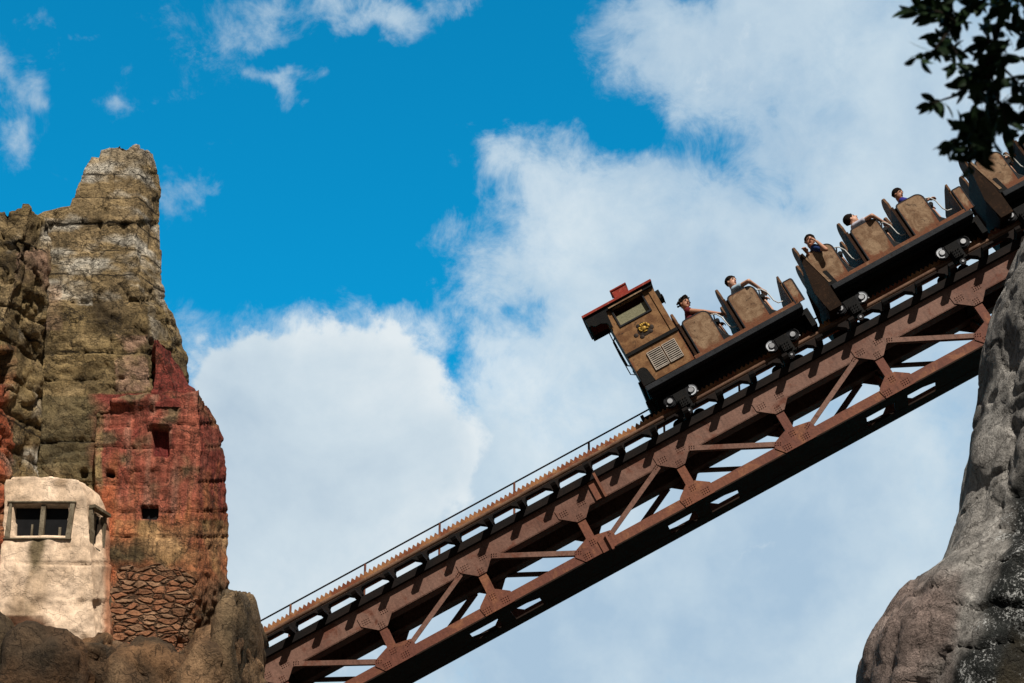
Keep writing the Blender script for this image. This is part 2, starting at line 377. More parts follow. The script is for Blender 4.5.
    pts = []
    while x < SB-.1:
        b = len(m.v)
        for yy in (.275, .30):
            m.v += [V((x,yy,1.755)), V((x+.0885,yy,1.755)), V((x+.058,yy,1.812)), V((x+.045,yy,1.812))]
        m.f += [[b,b+1,b+2,b+3],[b+7,b+6,b+5,b+4],[b,b+4,b+5,b+1],[b+1,b+5,b+6,b+2],[b+2,b+6,b+7,b+3],[b+3,b+7,b+4,b]]
        x += .0885
    m.build('toothed_rack', rackm, root)
    # cable rail on the far side
    hy = TW+.42; hz = 2.49
    m = MB(); m.cyl((SA,hy,hz),(SB,hy,hz),.017,n=8); hr = m.build('handrail', tiem, root)
    x = -4.78-1.57*4
    up = V((sin(BE), 0, cos(BE)))
    while x < SB-.7:
        a = V((x,hy,hz)); m = MB(); m.cyl(a, a-up*1.15, .022, n=6); m.build('handrail_post', steel2, hr); x += 1.57
    m = MB(); m.box(SA, SB, .054, TW-.054, 1.196, 1.2225); m.build('deck_plate', shade_steel, root)
    # splice bars over the joints
    for (sx, z0, z1) in ((-.30, .72, 1.22), (-.62, -.19, .13)):
        m = MB(); m.box(sx, sx+.045, -.09, -.03, z0, z1); m.box(sx-.16, sx-.001, -.035, -.003, z0+.04, z1-.03)
        o = m.build('splice_bar', steel2, root)
    return root
bridge()

# ------------------------------------------------------------------ train cars
def wear_attr(o, fn):
    me = o.data; a = me.attributes.new('wear', 'FLOAT', 'POINT')
    for i, v in enumerate(me.vertices): a.data[i].value = fn(v.co)
def grid_panel(x0, x1, z0, z1, y0, y1, rc=0, slant=0, n=14, corner=None):
    """rounded plate in the x,z plane built as a dense grid so wear can vary over it"""
    m = MB()
    for side, y in enumerate((y0, y1)):
        for j in range(n+1):
            for i in range(n+1):
                a, b = i/n, j/n; x = x0+(x1-x0)*a; z = z0+(z1-z0)*b
                if rc:
                    cx, cz = x1-rc, z1-rc      # rounded upper right corner: pull in
                    if x > cx and z > cz:
                        d = V((x-cx, z-cz)); k = max(d.x, d.y)/rc; L = d.length
                        if L > 1e-6: d = d/L*k*rc; x, z = cx+d.x, cz+d.y
                    cx = x0+rc*.5
                    if x < cx and z > z1-rc*.5:
                        d = V((x-cx, z-(z1-rc*.5))); k = max(-d.x, d.y)/(rc*.5); L = d.length
                        if L > 1e-6: d = d/L*k*rc*.5; x, z = cx+d.x, z1-rc*.5+d.y
                m.v.append(V((x+slant*(z-z0), y, z)))
    N = (n+1)*(n+1)
    for j in range(n):
        for i in range(n):
            a = j*(n+1)+i; m.f.append([a, a+1, a+n+2, a+n+1]); m.f.append([N+a+n+1, N+a+n+2, N+a+1, N+a])
    rim = [i for i in range(n+1)]+[(j)*(n+1)+n for j in range(1,n+1)]+[n*(n+1)+i for i in range(n-1,-1,-1)]+[j*(n+1) for j in range(n-1,0,-1)]
    for a, b in zip(rim, rim[1:]+rim[:1]): m.f.append([a, N+a, N+b, b])
    outline = [m.v[i].copy() for i in rim]
    return m, outline
def side_panel(x0, x1, z0, z1, near, root, rc=.13):
    y = -.76 if near else .73
    m, out = grid_panel(x0, x1, z0, z1, y, y+.03, rc)
    o = m.build('side_panel', panelm, root)
    wear_attr(o, lambda c: max(0, 1-min((c.x-x0), (x1-c.x), (z1-c.z))/.09)*.75+max(0, .75-(c.z-z0)/.25))
    t = MB(); pts = [p+V((0, (.015), 0)) for p in out]; k = len(pts)//4   # rim over top and sides
    t.tube(pts[k:]+[pts[0]], .020, 6); tr = t.build('panel_trim', headm if False else bandm, o)
    return o
def seat_row(x, root, near_only=False):
    """x: plane of the seat backs"""
    for c in (-.37, .37):
        m = MB(); pr = []
        for i in range(15):
            a = pi*i/14; pr.append((c+.22*cos(a)*(1), 1.60+.13*sin(a)))
        pr = [(c+.27,1.30),(c+.27,1.52)]+pr+[(c-.27,1.52),(c-.27,1.30)]
        m.prismx(pr, x-.045, x)
        m.build('headrest', headm, root, bevel=.008)
    m = MB(); m.box(x-.05, x, -.73, .73, .60, 1.36); m.build('seat_back', MATS['dark_seat_board'], root)
    m = MB(); m.box(x+.002, x+.10, -.70, .70, .95, 1.34); m.box(x+.002, x+.47, -.70, .70, .82, .95); m.box(x+.06, x+.42, -.68, .68, .60, .82)
    m.build('cushion', cush, root, bevel=.02)
    m = MB()
    for c in (-.37, .37):
        yy = c-.25
        m.tube([(x+.40,yy,1.25),(x+.56,yy,1.27),(x+.66,yy,1.23),(x+.72,yy,1.12),(x+.745,yy,.92),(x+.79,yy,.84),(x+.90,yy,.82)], .012, 8)
        m.tube([(x+.62,yy,1.25),(x+.60,c+.25,1.25)], .014, 8)
    m.build('lap_bar', chrome, root, smooth=True)
    m = MB()
    for c in (-.37, .37):
        m.prism([(x+.44,.58),(x+.44,1.10),(x+.52,1.10),(x+.58,.98),(x+.62,.80),(x+.74,.66),(x+.76,.58)][::-1], c-.27, c-.10); m.box(x+.60, x+.84, c-.10, c+.27, .58, .70)
        m.cyl((x+.62,c-.24,1.12),(x+.62,c+.24,1.12),.045,n=10)
    m.build('leg_shroud', cush, root, bevel=.01)
def bogie(x, root):
    b = MB()
    for sy in (-1, 1):
        yy = -.565 if sy < 0 else .565
        b.box(x-.12, x+.12, yy-.05, yy+.05, -.10, .26); b.box(x-.30, x+.30, yy-.03, yy+.03, .12, .22)
    b.box(x-.06, x+.06, -.5, .5, .16, .26); b.box(x-.2, x+.2, -.45, .45, .26, .45)
    B = b.build('bogie', blackm, root)
    for sy in (-1, 1):
        for dx in (-.21, .21):
            yy = -.60 if sy < 0 else .56
            w = MB(); w.cyl((x+dx, yy, .175), (x+dx, yy+.06, .175), .118, n=28); W_ = w.build('wheel', tyre, root)
            r = MB(); n = 28; pale = ((dx < 0) == (x > 0)); ro, ri = .100, (.066 if pale else .090); yf = yy-.006 if sy < 0 else yy+.066
            for q in range(n):
                a = 2*pi*q/n; r.v += [V((x+dx+ro*cos(a), yf, .175+ro*sin(a))), V((x+dx+ri*cos(a), yf, .175+ri*sin(a))), V((x+dx+ro*cos(a), yf+.01*(-sy)*-1*(1 if sy<0 else -1), .175+ro*sin(a))), V((x+dx+ri*cos(a), yf+.01*(1 if sy<0 else -1), .175+ri*sin(a)))]
            for q in range(n):
                if pale and not ((q-(5 if dx < 0 else 19))%n) < 16: continue  # pale crescents paint the sun's reflection on some wheels
                a, c = 4*q, 4*((q+1)%n); r.f += [[a,c,c+1,a+1],[a+2,a+3,c+3,c+2],[a,a+2,c+2,c],[a+1,c+1,c+3,a+3]]
            r.build('ring_and_glint', glintm if pale else bandm, W_)
            h = MB(); ye = yy-.03 if sy < 0 else yy+.09
            h.cyl((x+dx, ye, .175), (x+dx, yy+.03, .175), .048, .055, 16); h.build('hub', hubm, W_)
    for sy in (-1, 1):
        y1 = -.66 if sy < 0 else .60
        p = MB(); p.box(x-.085, x+.085, y1, y1+.05, -.06, .12)
        for a in (-.05, 0, .05):
            for c in (-.02, .03, .08): p.cyl((x+a, y1-.02 if sy < 0 else y1+.07, c), (x+a, y1+.02, c), .012, n=6)
        p.build('axle_box', blackm, root, bevel=.006)
        g = MB(); g.cyl((x+.0, y1, -.17), (x+.0, y1+.06, -.17), .06, n=16); g.build('guide_wheel', tyre, root)
        g = MB(); g.cyl((x+.0, y1-.012 if sy<0 else y1+.055, -.17), (x+.0, y1+.02, -.17), .022, n=10); 
        g.cyl((x-.30, y1+.02, .10),(x-.30, y1-.0, .10), .014, n=6); g.cyl((x+.30, y1+.02, .08),(x+.30, y1-.0, .08), .014, n=6); g.build('guide_hub', hubm, root)
def chassis(root, x0, x1):
    m = MB(); m.box(x0, x1, -.80, .80, .475, .575); m.build('floor_beam', bandm, root, bevel=.008)
    m = MB(); m.box(x0+.02, x1-.02, -.62, .62, .40, .475); m.box(x0+.1, x1-.1, -.30, .30, .22, .40)
    m.box(1.60, 1.70, -.60, .60, .14, .50); m.box(1.55, 1.62, -.3, .3, .1, .4)
    m.box(1.70, 1.96, -.06, .06, .22, .30); m.cyl((1.93,0,.12),(1.93,0,.36),.035)
    m.build('underframe', blackm, root)
    for x in (-1.02, 1.02): bogie(x, root)
def sill(root, x0, x1):
    for y in (-.76, .73):
        m = MB(); m.box(x0, x1, y, y+.03, .576, .655)
        o = m.build('side_sill', panelm, root); wear_attr(o, lambda c: .8)
def front_board(root, x):
    m = MB(); m.box(x-.04, x, -.74, .74, .60, 1.10)
    m.prismx([(-.76,1.10),(.74,1.10),(.74,1.16),(.5,1.27),(-.5,1.27),(-.76,1.24)], x-.04, x)
    m.build('front_board', headm, root, bevel=.006)
    for near in (1, 0): side_panel(x+.005, x+.17, .60, 1.08, near, root, .03)
def make_car(first):
    root = empty('roller_coaster_car')
    if first:
        chassis(root, -1.50, 1.62)
        for x in (-.40, .52): seat_row(x, root)
        for x in (-.37, .55):
            for near in (1, 0): side_panel(x+.01, x+.51, .655, 1.35, near, root)
        sill(root, -.47, 1.60)
        cab(root)
    else:
        chassis(root, -1.17, 1.62)
        for x in (-1.32, -.40, .52): seat_row(x, root)
        for x in (-1.29, -.37, .55):
            for near in (1, 0): side_panel(x+.03 if x < -1 else x+.01, x+.51, .655, 1.35, near, root)
        sill(root, -1.15, 1.60)
        # tall end bulkhead that drops below the floor
        m = MB(); m.prism([(-1.37,1.38),(-1.31,1.38),(-1.20,.62),(-1.20,.15),(-1.44,.15),(-1.50,.60)][::-1], -.79, -.74); m.prism([(-1.37,1.38),(-1.31,1.38),(-1.20,.62),(-1.20,.15),(-1.44,.15),(-1.50,.60)][::-1], .74, .79)
        m.box(-1.46, -1.22, -.74, .74, .16, .62); m.build('end_bulkhead', MATS['bulkhead_paint'], root)
        m = MB(); m.prism([(-1.335,1.38),(-1.30,1.38),(-1.13,.64),(-1.18,.64)][::-1], -.80, -.765); o = m.build('bulkhead_edge', panelm, root); wear_attr(o, lambda c: .2)
        m = MB(); pr = [(-1.22,.576),(-1.22,.80)]+[(-1.15+.07*cos(a), .82+.07*sin(a)) for a in [pi-.3, pi*.75, pi*.5, pi*.25]]+[(-1.05,.576)]
        m.prism(pr, -.79, -.762); m.build('hinge_cover', blackm, root)
    front_board(root, 1.54)
    return root
def cab(root):
    xa, xb = -1.50, -.49; 
    # side walls with a window opening, front and back walls
    for near in (1, 0):
        y = -.76 if near else -.06
        m = MB(); n = 22
        X = [xa+(xb-xa)*i/n for i in range(n+1)]; Z = [.60+(2.32-.60)*j/34 for j in range(35)]
        wx0, wx1, wz0, wz1 = -1.32, -.73, 1.86, 2.20
        def inside(i, j):
            cx, cz = (X[i]+X[i+1])/2, (Z[j]+Z[j+1])/2
            return (wx0 < cx < wx1 and wz0 < cz < wz1)
        for sd, yy in enumerate((y, y+.04)):
            for z in Z:
                for x in X: m.v.append(V((x, yy, z)))
        NN = len(X)*len(Z); nx = len(X)
        cells = {(i,j) for i in range(n) for j in range(34) if not inside(i,j)}
        for (i,j) in cells:
            a = j*nx+i; m.f += [[a,a+1,a+nx+1,a+nx],[NN+a+nx,NN+a+nx+1,NN+a+1,NN+a]]
            for (di,dj,p,q) in ((-1,0,a,a+nx),(1,0,a+1,a+nx+1),(0,-1,a,a+1),(0,1,a+nx,a+nx+1)):
                if (i+di,j+dj) not in cells: m.f.append([p,q,NN+q,NN+p])
        o = m.build('cab_wall', cabm, root); wear_attr(o, lambda c: max(0, 1-min(c.x-xa, xb-c.x)/.12)*.7+max(0,.5-(c.z-.6)/.3))
        ys = y-.02 if near else y+.04
        if True:
            g = MB(); g.box(wx0, wx1, y+.05, y+.06, wz0, 2.09) if near else g.box(wx0, wx1, y-.02, y-.01, wz0, 2.09); g.build('window_panel', olive, o)
            g = MB(); g.box(wx0-.03, wx0, ys, ys+.02, wz0-.03, wz1+.03); g.box(wx1, wx1+.03, ys, ys+.02, wz0-.03, wz1+.03); g.box(wx0, wx1, ys, ys+.02, wz0-.03, wz0); g.build('window_frame', bandm, o)
            ysh = y-.09 if near else y+.04
            g = MB(); g.box(wx0-.05, wx1+.05, ysh, ysh+.09, wz1+.03, wz1+.055); g.build('window_hood', panelm, o)
            g = MB(); g.box(xa-.01, xb+.01, ys-.01, ys+.02, 1.24, 1.305); g.build('belt_rail', blackm, o)
            # corner boards
            g = MB(); g.box(xa, xa+.09, ys, ys+.018, 1.306, 2.25); g.box(xb-.10, xb, ys, ys+.018, 1.306, 2.25); cbd = g.build('corner_board', cabm, o); wear_attr(cbd, lambda c: .35)
            for (v0, v1) in ((-1.165, -.915), (-.865, -.63)):
                g = MB(); z = .765
                g.box(v0-.012, v0, ys-.008, ys+.018, .75, 1.135); g.box(v1, v1+.012, ys-.008, ys+.018, .75, 1.135); g.box(v0, v1, ys-.008, ys+.018, 1.122, 1.135); g.box(v0, v1, ys-.008, ys+.018, .75, .762)
                G = g.build('vent_grille', MATS['pale_slat'], o)
                g = MB(); g.box(v0, v1, ys+.014, ys+.018, .762, 1.122); g.build('vent_back', blackm, G)
                g = MB(); k = 9
                for q in range(k):
                    zz = .775+q*(.35/k); g.raw([(v0,ys-.004,zz),(v1,ys-.004,zz),(v1,ys-.004,zz+.016),(v0,ys-.004,zz+.016),(v0,ys+.010,zz+.006),(v1,ys+.010,zz+.006),(v1,ys+.010,zz+.022),(v0,ys+.010,zz+.022)],
                        [(0,1,2,3),(7,6,5,4),(0,4,5,1),(1,5,6,2),(2,6,7,3),(3,7,4,0)])
                g.build('vent_slats', MATS['pale_slat'], G)
            ya_ = y-.012 if near else y+.042; g = MB(); g.prism([(xa,.60)]+[(xa+.02,.93)]+[(-1.40+.10*cos(a), .84+.10*sin(a)) for a in [pi*.75,pi*.6,pi*.45,pi*.3,pi*.1]]+[(-1.27,.60)][::1], ya_, ya_+.01); g.build('painted_dark_notch', blackm, o)  # black plate paints the dark of an open notch
            # gilded relief of curled leaves round a boss on a dark stain
            yc = ys+.01; g = MB(); d = -1 if near else 1; rr = random.Random(5)
            for q in range(7):
                a = pi*(q/6)+rr.uniform(-.15,.15); w_ = rr.uniform(.75,1.0); p = V((-.99+.100*w_*cos(a), yc, 1.60+.090*w_*sin(a))); g.ball(p, (.026*rr.uniform(.7,1.4),.02,.03*rr.uniform(.7,1.4)), 8, 6)
            for q in range(5): g.ball((-1.05+q*.03, yc+.0, 1.565+.012*(q%2)), (.024,.026,.022), 8, 6)
            g.ball((-.99,yc,1.59), (.055,.03,.05), 10, 8); g.ball((-.99,yc,1.525), (.05,.02,.018), 8, 6)
            g.build('gilded_crest', goldm, o, smooth=True)
            g = MB()
            for q in range(9):
                a = rr.uniform(0, 6.28); g.ball((-1.02+.16*cos(a), yc+.012, 1.57+.13*sin(a)*.9), (.05,.012,.045), 8, 6)
            g.ball((-.99,yc+.012,1.57),(.14,.014,.13),14,8); g.build('crest_backing', MATS['crest_dark'], o, smooth=True)
    m = MB(); m.box(xa, xa+.04, -.72, -.06, .60, 2.30); m.box(xb-.04, xb, -.72, -.06, .60, 2.30); e = m.build('cab_end_wall', cabm, root); wear_attr(e, lambda c: .3)
    m = MB(); m.box(xa+.05, xb-.05, -.70, -.08, 1.75, 1.8); m.build('cab_ceiling', blackm, root)
    # roof: thin curved red sheet with a dark valance at the low end
    m = MB(); n = 12; pr = []
    for i in range(n+1):
        y = -.88+.98*i/n; pr.append((y, 2.345+.07*(1-((y+.39)/.49)**2)))
    low = [(y, z-.045) for y, z in pr][::-1]; m.prismx(pr+low, -1.86, -.45); R = m.build('roof', roofm, root)
    m = MB(); m.box(-1.84, -1.80, -.84, -.78, 2.10, 2.32); m.box(-1.84, -1.80, -.78, .04, 2.22, 2.32)
    m.box(-1.80,-.47,.0,.04,2.22,2.30)
    for sy in (-.84,): m.prism([(-1.80,2.12),(-1.80,2.30),(-.47,2.30),(-.47,2.23),(-1.43,2.22),(-1.46,1.86),(-1.52,2.0),(-1.62,2.055),(-1.72,2.05)][::-1], sy, sy+.04)
    m.build('valance', blackm, R)
    m = MB(); m.box(-1.15, -.86, -.46, -.20, 2.38, 2.70); m.box(-1.17, -.84, -.48, -.18, 2.70, 2.73); m.build('roof_vent', roofm, R, bevel=.006)
    m = MB(); m.box(-.49, -.40, -.6, -.35, 2.05, 2.22); m.box(-.40,-.385,-.62,-.33,2.03,2.10); m.build('lamp_box', blackm, root)
    m = MB()
    for y in (-.55, -.15): m.tube([(-1.50,y,2.0),(-1.56,y,1.93),(-1.575,y,1.6),(-1.575,y,1.2),(-1.50,y,1.15)], .010, 6)
    for y in (-.35,): m.tube([(-1.50,y,1.9),(-1.545,y,1.85),(-1.55,y,1.3),(-1.50,y,1.25)], .008, 6)
    m.build('grab_rail', bandm, root)
    m = MB(); m.box(-1.60, -1.50, -.3, .3, .28, .52); m.box(-1.74,-1.58,-.06,.06,.30,.38); m.box(-1.80,-1.74,-.10,.10,.26,.42); m.box(-1.56,-1.50,-.62,.62,.62,.78); m.build('coupler', blackm, root)
plain('pale_slat', (.46,.40,.34), .5); plain('crest_dark', (.035,.025,.02), .6)
RT = 1.565                                # height of the rail plane above the lower chord line
CARS = []
def place(root, s): root.matrix_world = frame(s, RT, TW/2); return root
bpy.context.view_layer.update()
c1 = place(make_car(True), 2.743); c2 = place(make_car(False), 6.16)
tag(c1, 'last roller coaster car, with the wooden cab under a red roof and two seat rows', 'roller coaster car', 'cars of the roller coaster train')
tag(c2, 'middle roller coaster car with three rows of rust brown seats, behind the cab car', 'roller coaster car', 'cars of the roller coaster train')
c3 = copy_tree(c2); place(c3, 9.58)
c3['label'] = 'uppermost roller coaster car, half hidden by dark leaves at the right edge'

# ------------------------------------------------------------------ riders
def skin_mat(name, c):
    m, t, b = pbr(name, .55); b.inputs['Base Color'].default_value = (*c, 1)
    p = objpos(t); t.put(b.inputs['Base Color'], t.mix(t.noise(p, 12, 4), tuple(x*.85 for x in c), tuple(x*1.15 for x in c))); return m
skin1 = skin_mat('warm_skin', (.42,.20,.12)); skin2 = skin_mat('fair_skin', (.55,.30,.20))
hairm = plain('black_brown_hair', (.012,.008,.006), .95, 0, .1)
def cloth(name, c): return plain(name, c, .9)
eyem = plain('dark_eye', (.01,.008,.008), .3); lipm = plain('lip', (.30,.08,.06), .5)
def remesh(o, vox):
    r = o.modifiers.new('remesh', 'REMESH'); r.mode = 'VOXEL'; r.voxel_size = vox; r.use_smooth_shade = True
    s = o.modifiers.new('smooth', 'SMOOTH'); s.iterations = 3; s.factor = .5
    dg = bpy.context.evaluated_depsgraph_get(); dg.update()
    me = bpy.data.meshes.new_from_object(o.evaluated_get(dg)); o.modifiers.clear(); o.data = me
    me.polygons.foreach_set('use_smooth', [True]*len(me.polygons))
def person(car_s, P, label, skin, shirt, pants=None, messy=0, seed=1, sc=1.08):
    """P: joint positions in the car's own frame (x up the track, y away from the camera, z off the track)"""
    M = frame(car_s, RT, TW/2); root_loc = M @ V(P['hip'])
    root = empty('person', loc=root_loc); tag(root, label, 'person', 'riders on the roller coaster')
    J = {k: (M @ V(p))-root_loc for k, p in P.items() if k not in ('look',)}
    look = (M.to_3x3() @ V(P['look'])-V((0,0,.30*P['look'][0]))).normalized()
    # head frame: upright in the world, turned to look
    zz = (V((0,0,1))+look*.0).normalized(); zz = (V((0,0,1))-look*V((0,0,1)).dot(look)).normalized(); xx = look.cross(zz).normalized(); HM = Matrix((xx, look, zz)).transposed()
    hc = J['head']; H = lambda a, b, c: hc + HM @ (V((a,b,c))*sc)
    b = MB()
    b.ball(hc+HM@V((0,-.008,.022))*sc, V((.076,.094,.088))*sc, 20, 14, HM)
    b.ball(hc+HM@V((0,.022,-.035))*sc, V((.058,.066,.078))*sc, 16, 12, HM)
    b.ball(H(0,.055,-.085), V((.026,.025,.022))*sc, 10, 8, HM)
    b.cap(H(0,.088,.012), H(0,.106,-.018), .010*sc, .015*sc)
    for sx in (-1, 1): b.ball(H(sx*.076,-.005,-.005), V((.010,.020,.030))*sc, 8, 6, HM)
    nk = J['neck']; b.cap(H(0,-.015,-.06), nk, .050*sc, .056*sc)
    hip = V((0,0,0)); ch = J['chest']
    b.cap(nk, ch, .07*sc, .12*sc); b.cap(ch, hip, .13*sc, .13*sc)
    side = (J['sr']-J['sl']).normalized()
    for k in (-1, 1): b.cap(ch+side*.07*k*sc, hip+side*.06*k*sc, .11*sc, .11*sc)
    hands = []
    for q in ('l', 'r'):
        sh, el, wr = J['s'+q], J['e'+q], J['w'+q]
        b.cap(nk+(sh-nk)*.25, sh, .062*sc, .058*sc); b.cap(sh, el, .050*sc, .038*sc); b.cap(el, wr, .038*sc, .026*sc)
        d = (wr-el).normalized(); n = d.cross(V((0,0,1))).normalized() if abs(d.z) < .95 else V((1,0,0)); dn = n.cross(d).normalized()
        pc = wr+d*.045*sc
        for k in range(4):
            kk = wr+d*.075*sc+n*(k-1.5)*.021*sc
            b.cap(wr+n*(k-1.5)*.012*sc, kk, .016*sc, .0125*sc)
            L = (.036,.042,.040,.030)[k]*sc
            f1 = kk+d*L-dn*L*.35; f2 = f1+d*L*.35-dn*L*.8; b.cap(kk, f1, .0105*sc, .0095*sc); b.cap(f1, f2, .0095*sc, .008*sc)
        tb = wr+d*.02*sc-n*.024*sc; t1 = tb+d*.035*sc-n*.025*sc-dn*.01*sc; b.cap(tb, t1, .014*sc, .011*sc); b.cap(t1, t1+d*.025*sc-dn*.012*sc, .011*sc, .009*sc)
    for q in ('l', 'r'):
        k_, f_ = J['k'+q], J['f'+q]; hp = hip+side*(.09 if q == 'r' else -.09)*sc
        b.cap(hp, k_, .082*sc, .055*sc); b.cap(k_, f_, .055*sc, .036*sc); fw = (M.to_3x3()@V((1,0,0)))
        b.cap(f_, f_+fw*.13*sc, .036*sc, .028*sc)
    body = b.build('body', skin, root); remesh(body, .0085)
    # shirt
    c = MB(); c.cap(nk-(nk-ch).normalized()*.05*sc, ch, .085*sc, .142*sc); c.cap(ch, hip, .145*sc, .147*sc)
    for k in (-1, 1): c.cap(ch+side*.07*k*sc, hip+side*.06*k*sc, .124*sc, .126*sc)
    for q in ('l', 'r'):
        sh, el = J['s'+q], J['e'+q]; c.cap(nk+(sh-nk)*.45-(nk-ch).normalized()*.02, sh, .066*sc, .070*sc)
        if shirt[1] > 0: c.cap(sh, sh+(el-sh)*shirt[1], .070*sc, .060*sc)
    s = c.build('shirt', shirt[0], root); remesh(s, .012)
    c = MB()
    for q in ('l', 'r'):
        hp = hip+side*(.09 if q == 'r' else -.09)*sc; c.cap(hp, hp+(J['k'+q]-hp)*.8, .10*sc, .078*sc)
    c.cap(hip-side*.06, hip+side*.06, .137*sc, .137*sc); s = c.build('shorts', pants or cloth_dark, root); remesh(s, .014)
    # hair: overlapping locks on the upper and rear part of the skull
    rr = random.Random(seed); c = MB()
    c.ball(hc+HM@V((0,-.024,.046))*sc, V((.094,.104,.096))*sc, 18, 12, HM)
    for k in range(70 if messy else 46):
        th = rr.uniform(0, 2*pi); ph = rr.uniform(0, 1.75)
        d = V((sin(ph)*cos(th), sin(ph)*sin(th), cos(ph)))
        if d.y > .30 and d.z < .55: continue
        rad = .092+messy*rr.uniform(0,.040)
        c.ball(H(d.x*rad*.95, d.y*(rad+.01)-.012, d.z*rad+.022), rr.uniform(.014,.024)*sc, 7, 5)
    hh = c.build('hair', hairm, root); remesh(hh, .009)
    for sx in (-1, 1):
        e = MB(); e.ball(H(sx*.030,.080,.014), V((.013,.007,.008))*sc, 8, 6, HM); e.cap(H(sx*.016,.088,.036), H(sx*.046,.080,.034), .004, .004); e.build('eye', eyem, root)
    e = MB(); e.ball(H(0,.088,-.048), V((.024,.008,.007))*sc, 8, 6, HM); e.build('mouth', lipm, root)
cloth_dark = cloth('dark_shorts', (.02,.022,.03))
def pose(rx, head, look, wl, wr, el, er, y=-.37, lean=(0,0), seat=1.02):
    """rx: plane of the seat back"""
    hip = (rx+.20, y, seat); lx, ly = lean
    neck = (head[0]-look[0]*.03, head[1]-look[1]*.03, head[2]-.155)
    mid = [hip[i]*.38+neck[i]*.62 for i in range(3)]
    sx = .155
    P = dict(hip=hip, chest=tuple(mid), neck=neck, head=head, look=look,
             sl=(neck[0]-.01, neck[1]-sx, neck[2]-.06), sr=(neck[0]-.01, neck[1]+sx, neck[2]-.06), el=el, er=er, wl=wl, wr=wr,
             kl=(rx+.60, y-.10, seat+.03), kr=(rx+.60, y+.10, seat+.03), fl=(rx+.66, y-.10, .64), fr=(rx+.66, y+.10, .64))
    return P
# sl/el/wl: arm nearest the camera
person(2.743, pose(-.40, (-.10,-.40,1.80), (.62,-.75,.10), (.32,-.52,1.26), (.24,-.18,1.24), (.10,-.62,1.38), (.10,-.15,1.30)),
       'rider with messy dark hair and bare arms in the seat row next to the cab', skin1, (cloth('maroon_vest', (.12,.02,.025)), 0), messy=1, seed=3)
person(2.743, pose(.52, (.82,-.40,1.73), (.72,-.60,.12), (1.20,-.50,1.27), (1.15,-.18,1.25), (1.04,-.82,1.40), (1.02,-.15,1.28)),
       'rider in a pale blue t-shirt in the upper seat row of the cab car', skin2, (cloth('pale_blue_shirt', (.40,.55,.66)), .45), seed=4)
person(6.16, pose(-1.32, (-1.04,-.62,1.60), (.12,-.98,.02), (-.98,-.86,1.42), (-1.22,-.80,1.36), (-.93,-.92,1.17), (-1.18,-.60,1.22)),
       'rider in a navy shirt leaning out at the lowest end of the middle car', skin1, (cloth('navy_shirt', (.025,.05,.16)), .5), seed=5)
person(6.16, pose(-.40, (-.16,-.40,1.68), (.80,-.05,.45), (.27,-.55,1.26), (.22,-.18,1.24), (.10,-.84,1.36), (.08,-.15,1.28)),
       'rider in a white t-shirt looking up, in the centre row of the middle car', skin2, (cloth('white_shirt', (.62,.62,.72)), .55), seed=6)
person(6.16, pose(.52, (.80,-.40,1.68), (.70,-.62,-.05), (1.18,-.5,1.26), (1.14,-.18,1.24), (.98,-.56,1.25), (1.0,-.15,1.26)),
       'rider in a royal blue shirt in the top row of the middle car', skin1, (cloth('royal_blue_shirt', (.04,.04,.26)), .6), seed=7, sc=1.02)
person(9.58, pose(-1.32, (-1.02,-.40,1.70), (.70,-.62,-.05), (-.62,-.5,1.26), (-.66,-.18,1.24), (-.84,-.56,1.25), (-.84,-.15,1.26)),
       'rider mostly hidden by the dark leaves in the uppermost car', skin2, (cloth('red_shirt', (.3,.04,.04)), .6), seed=8, sc=1.02)

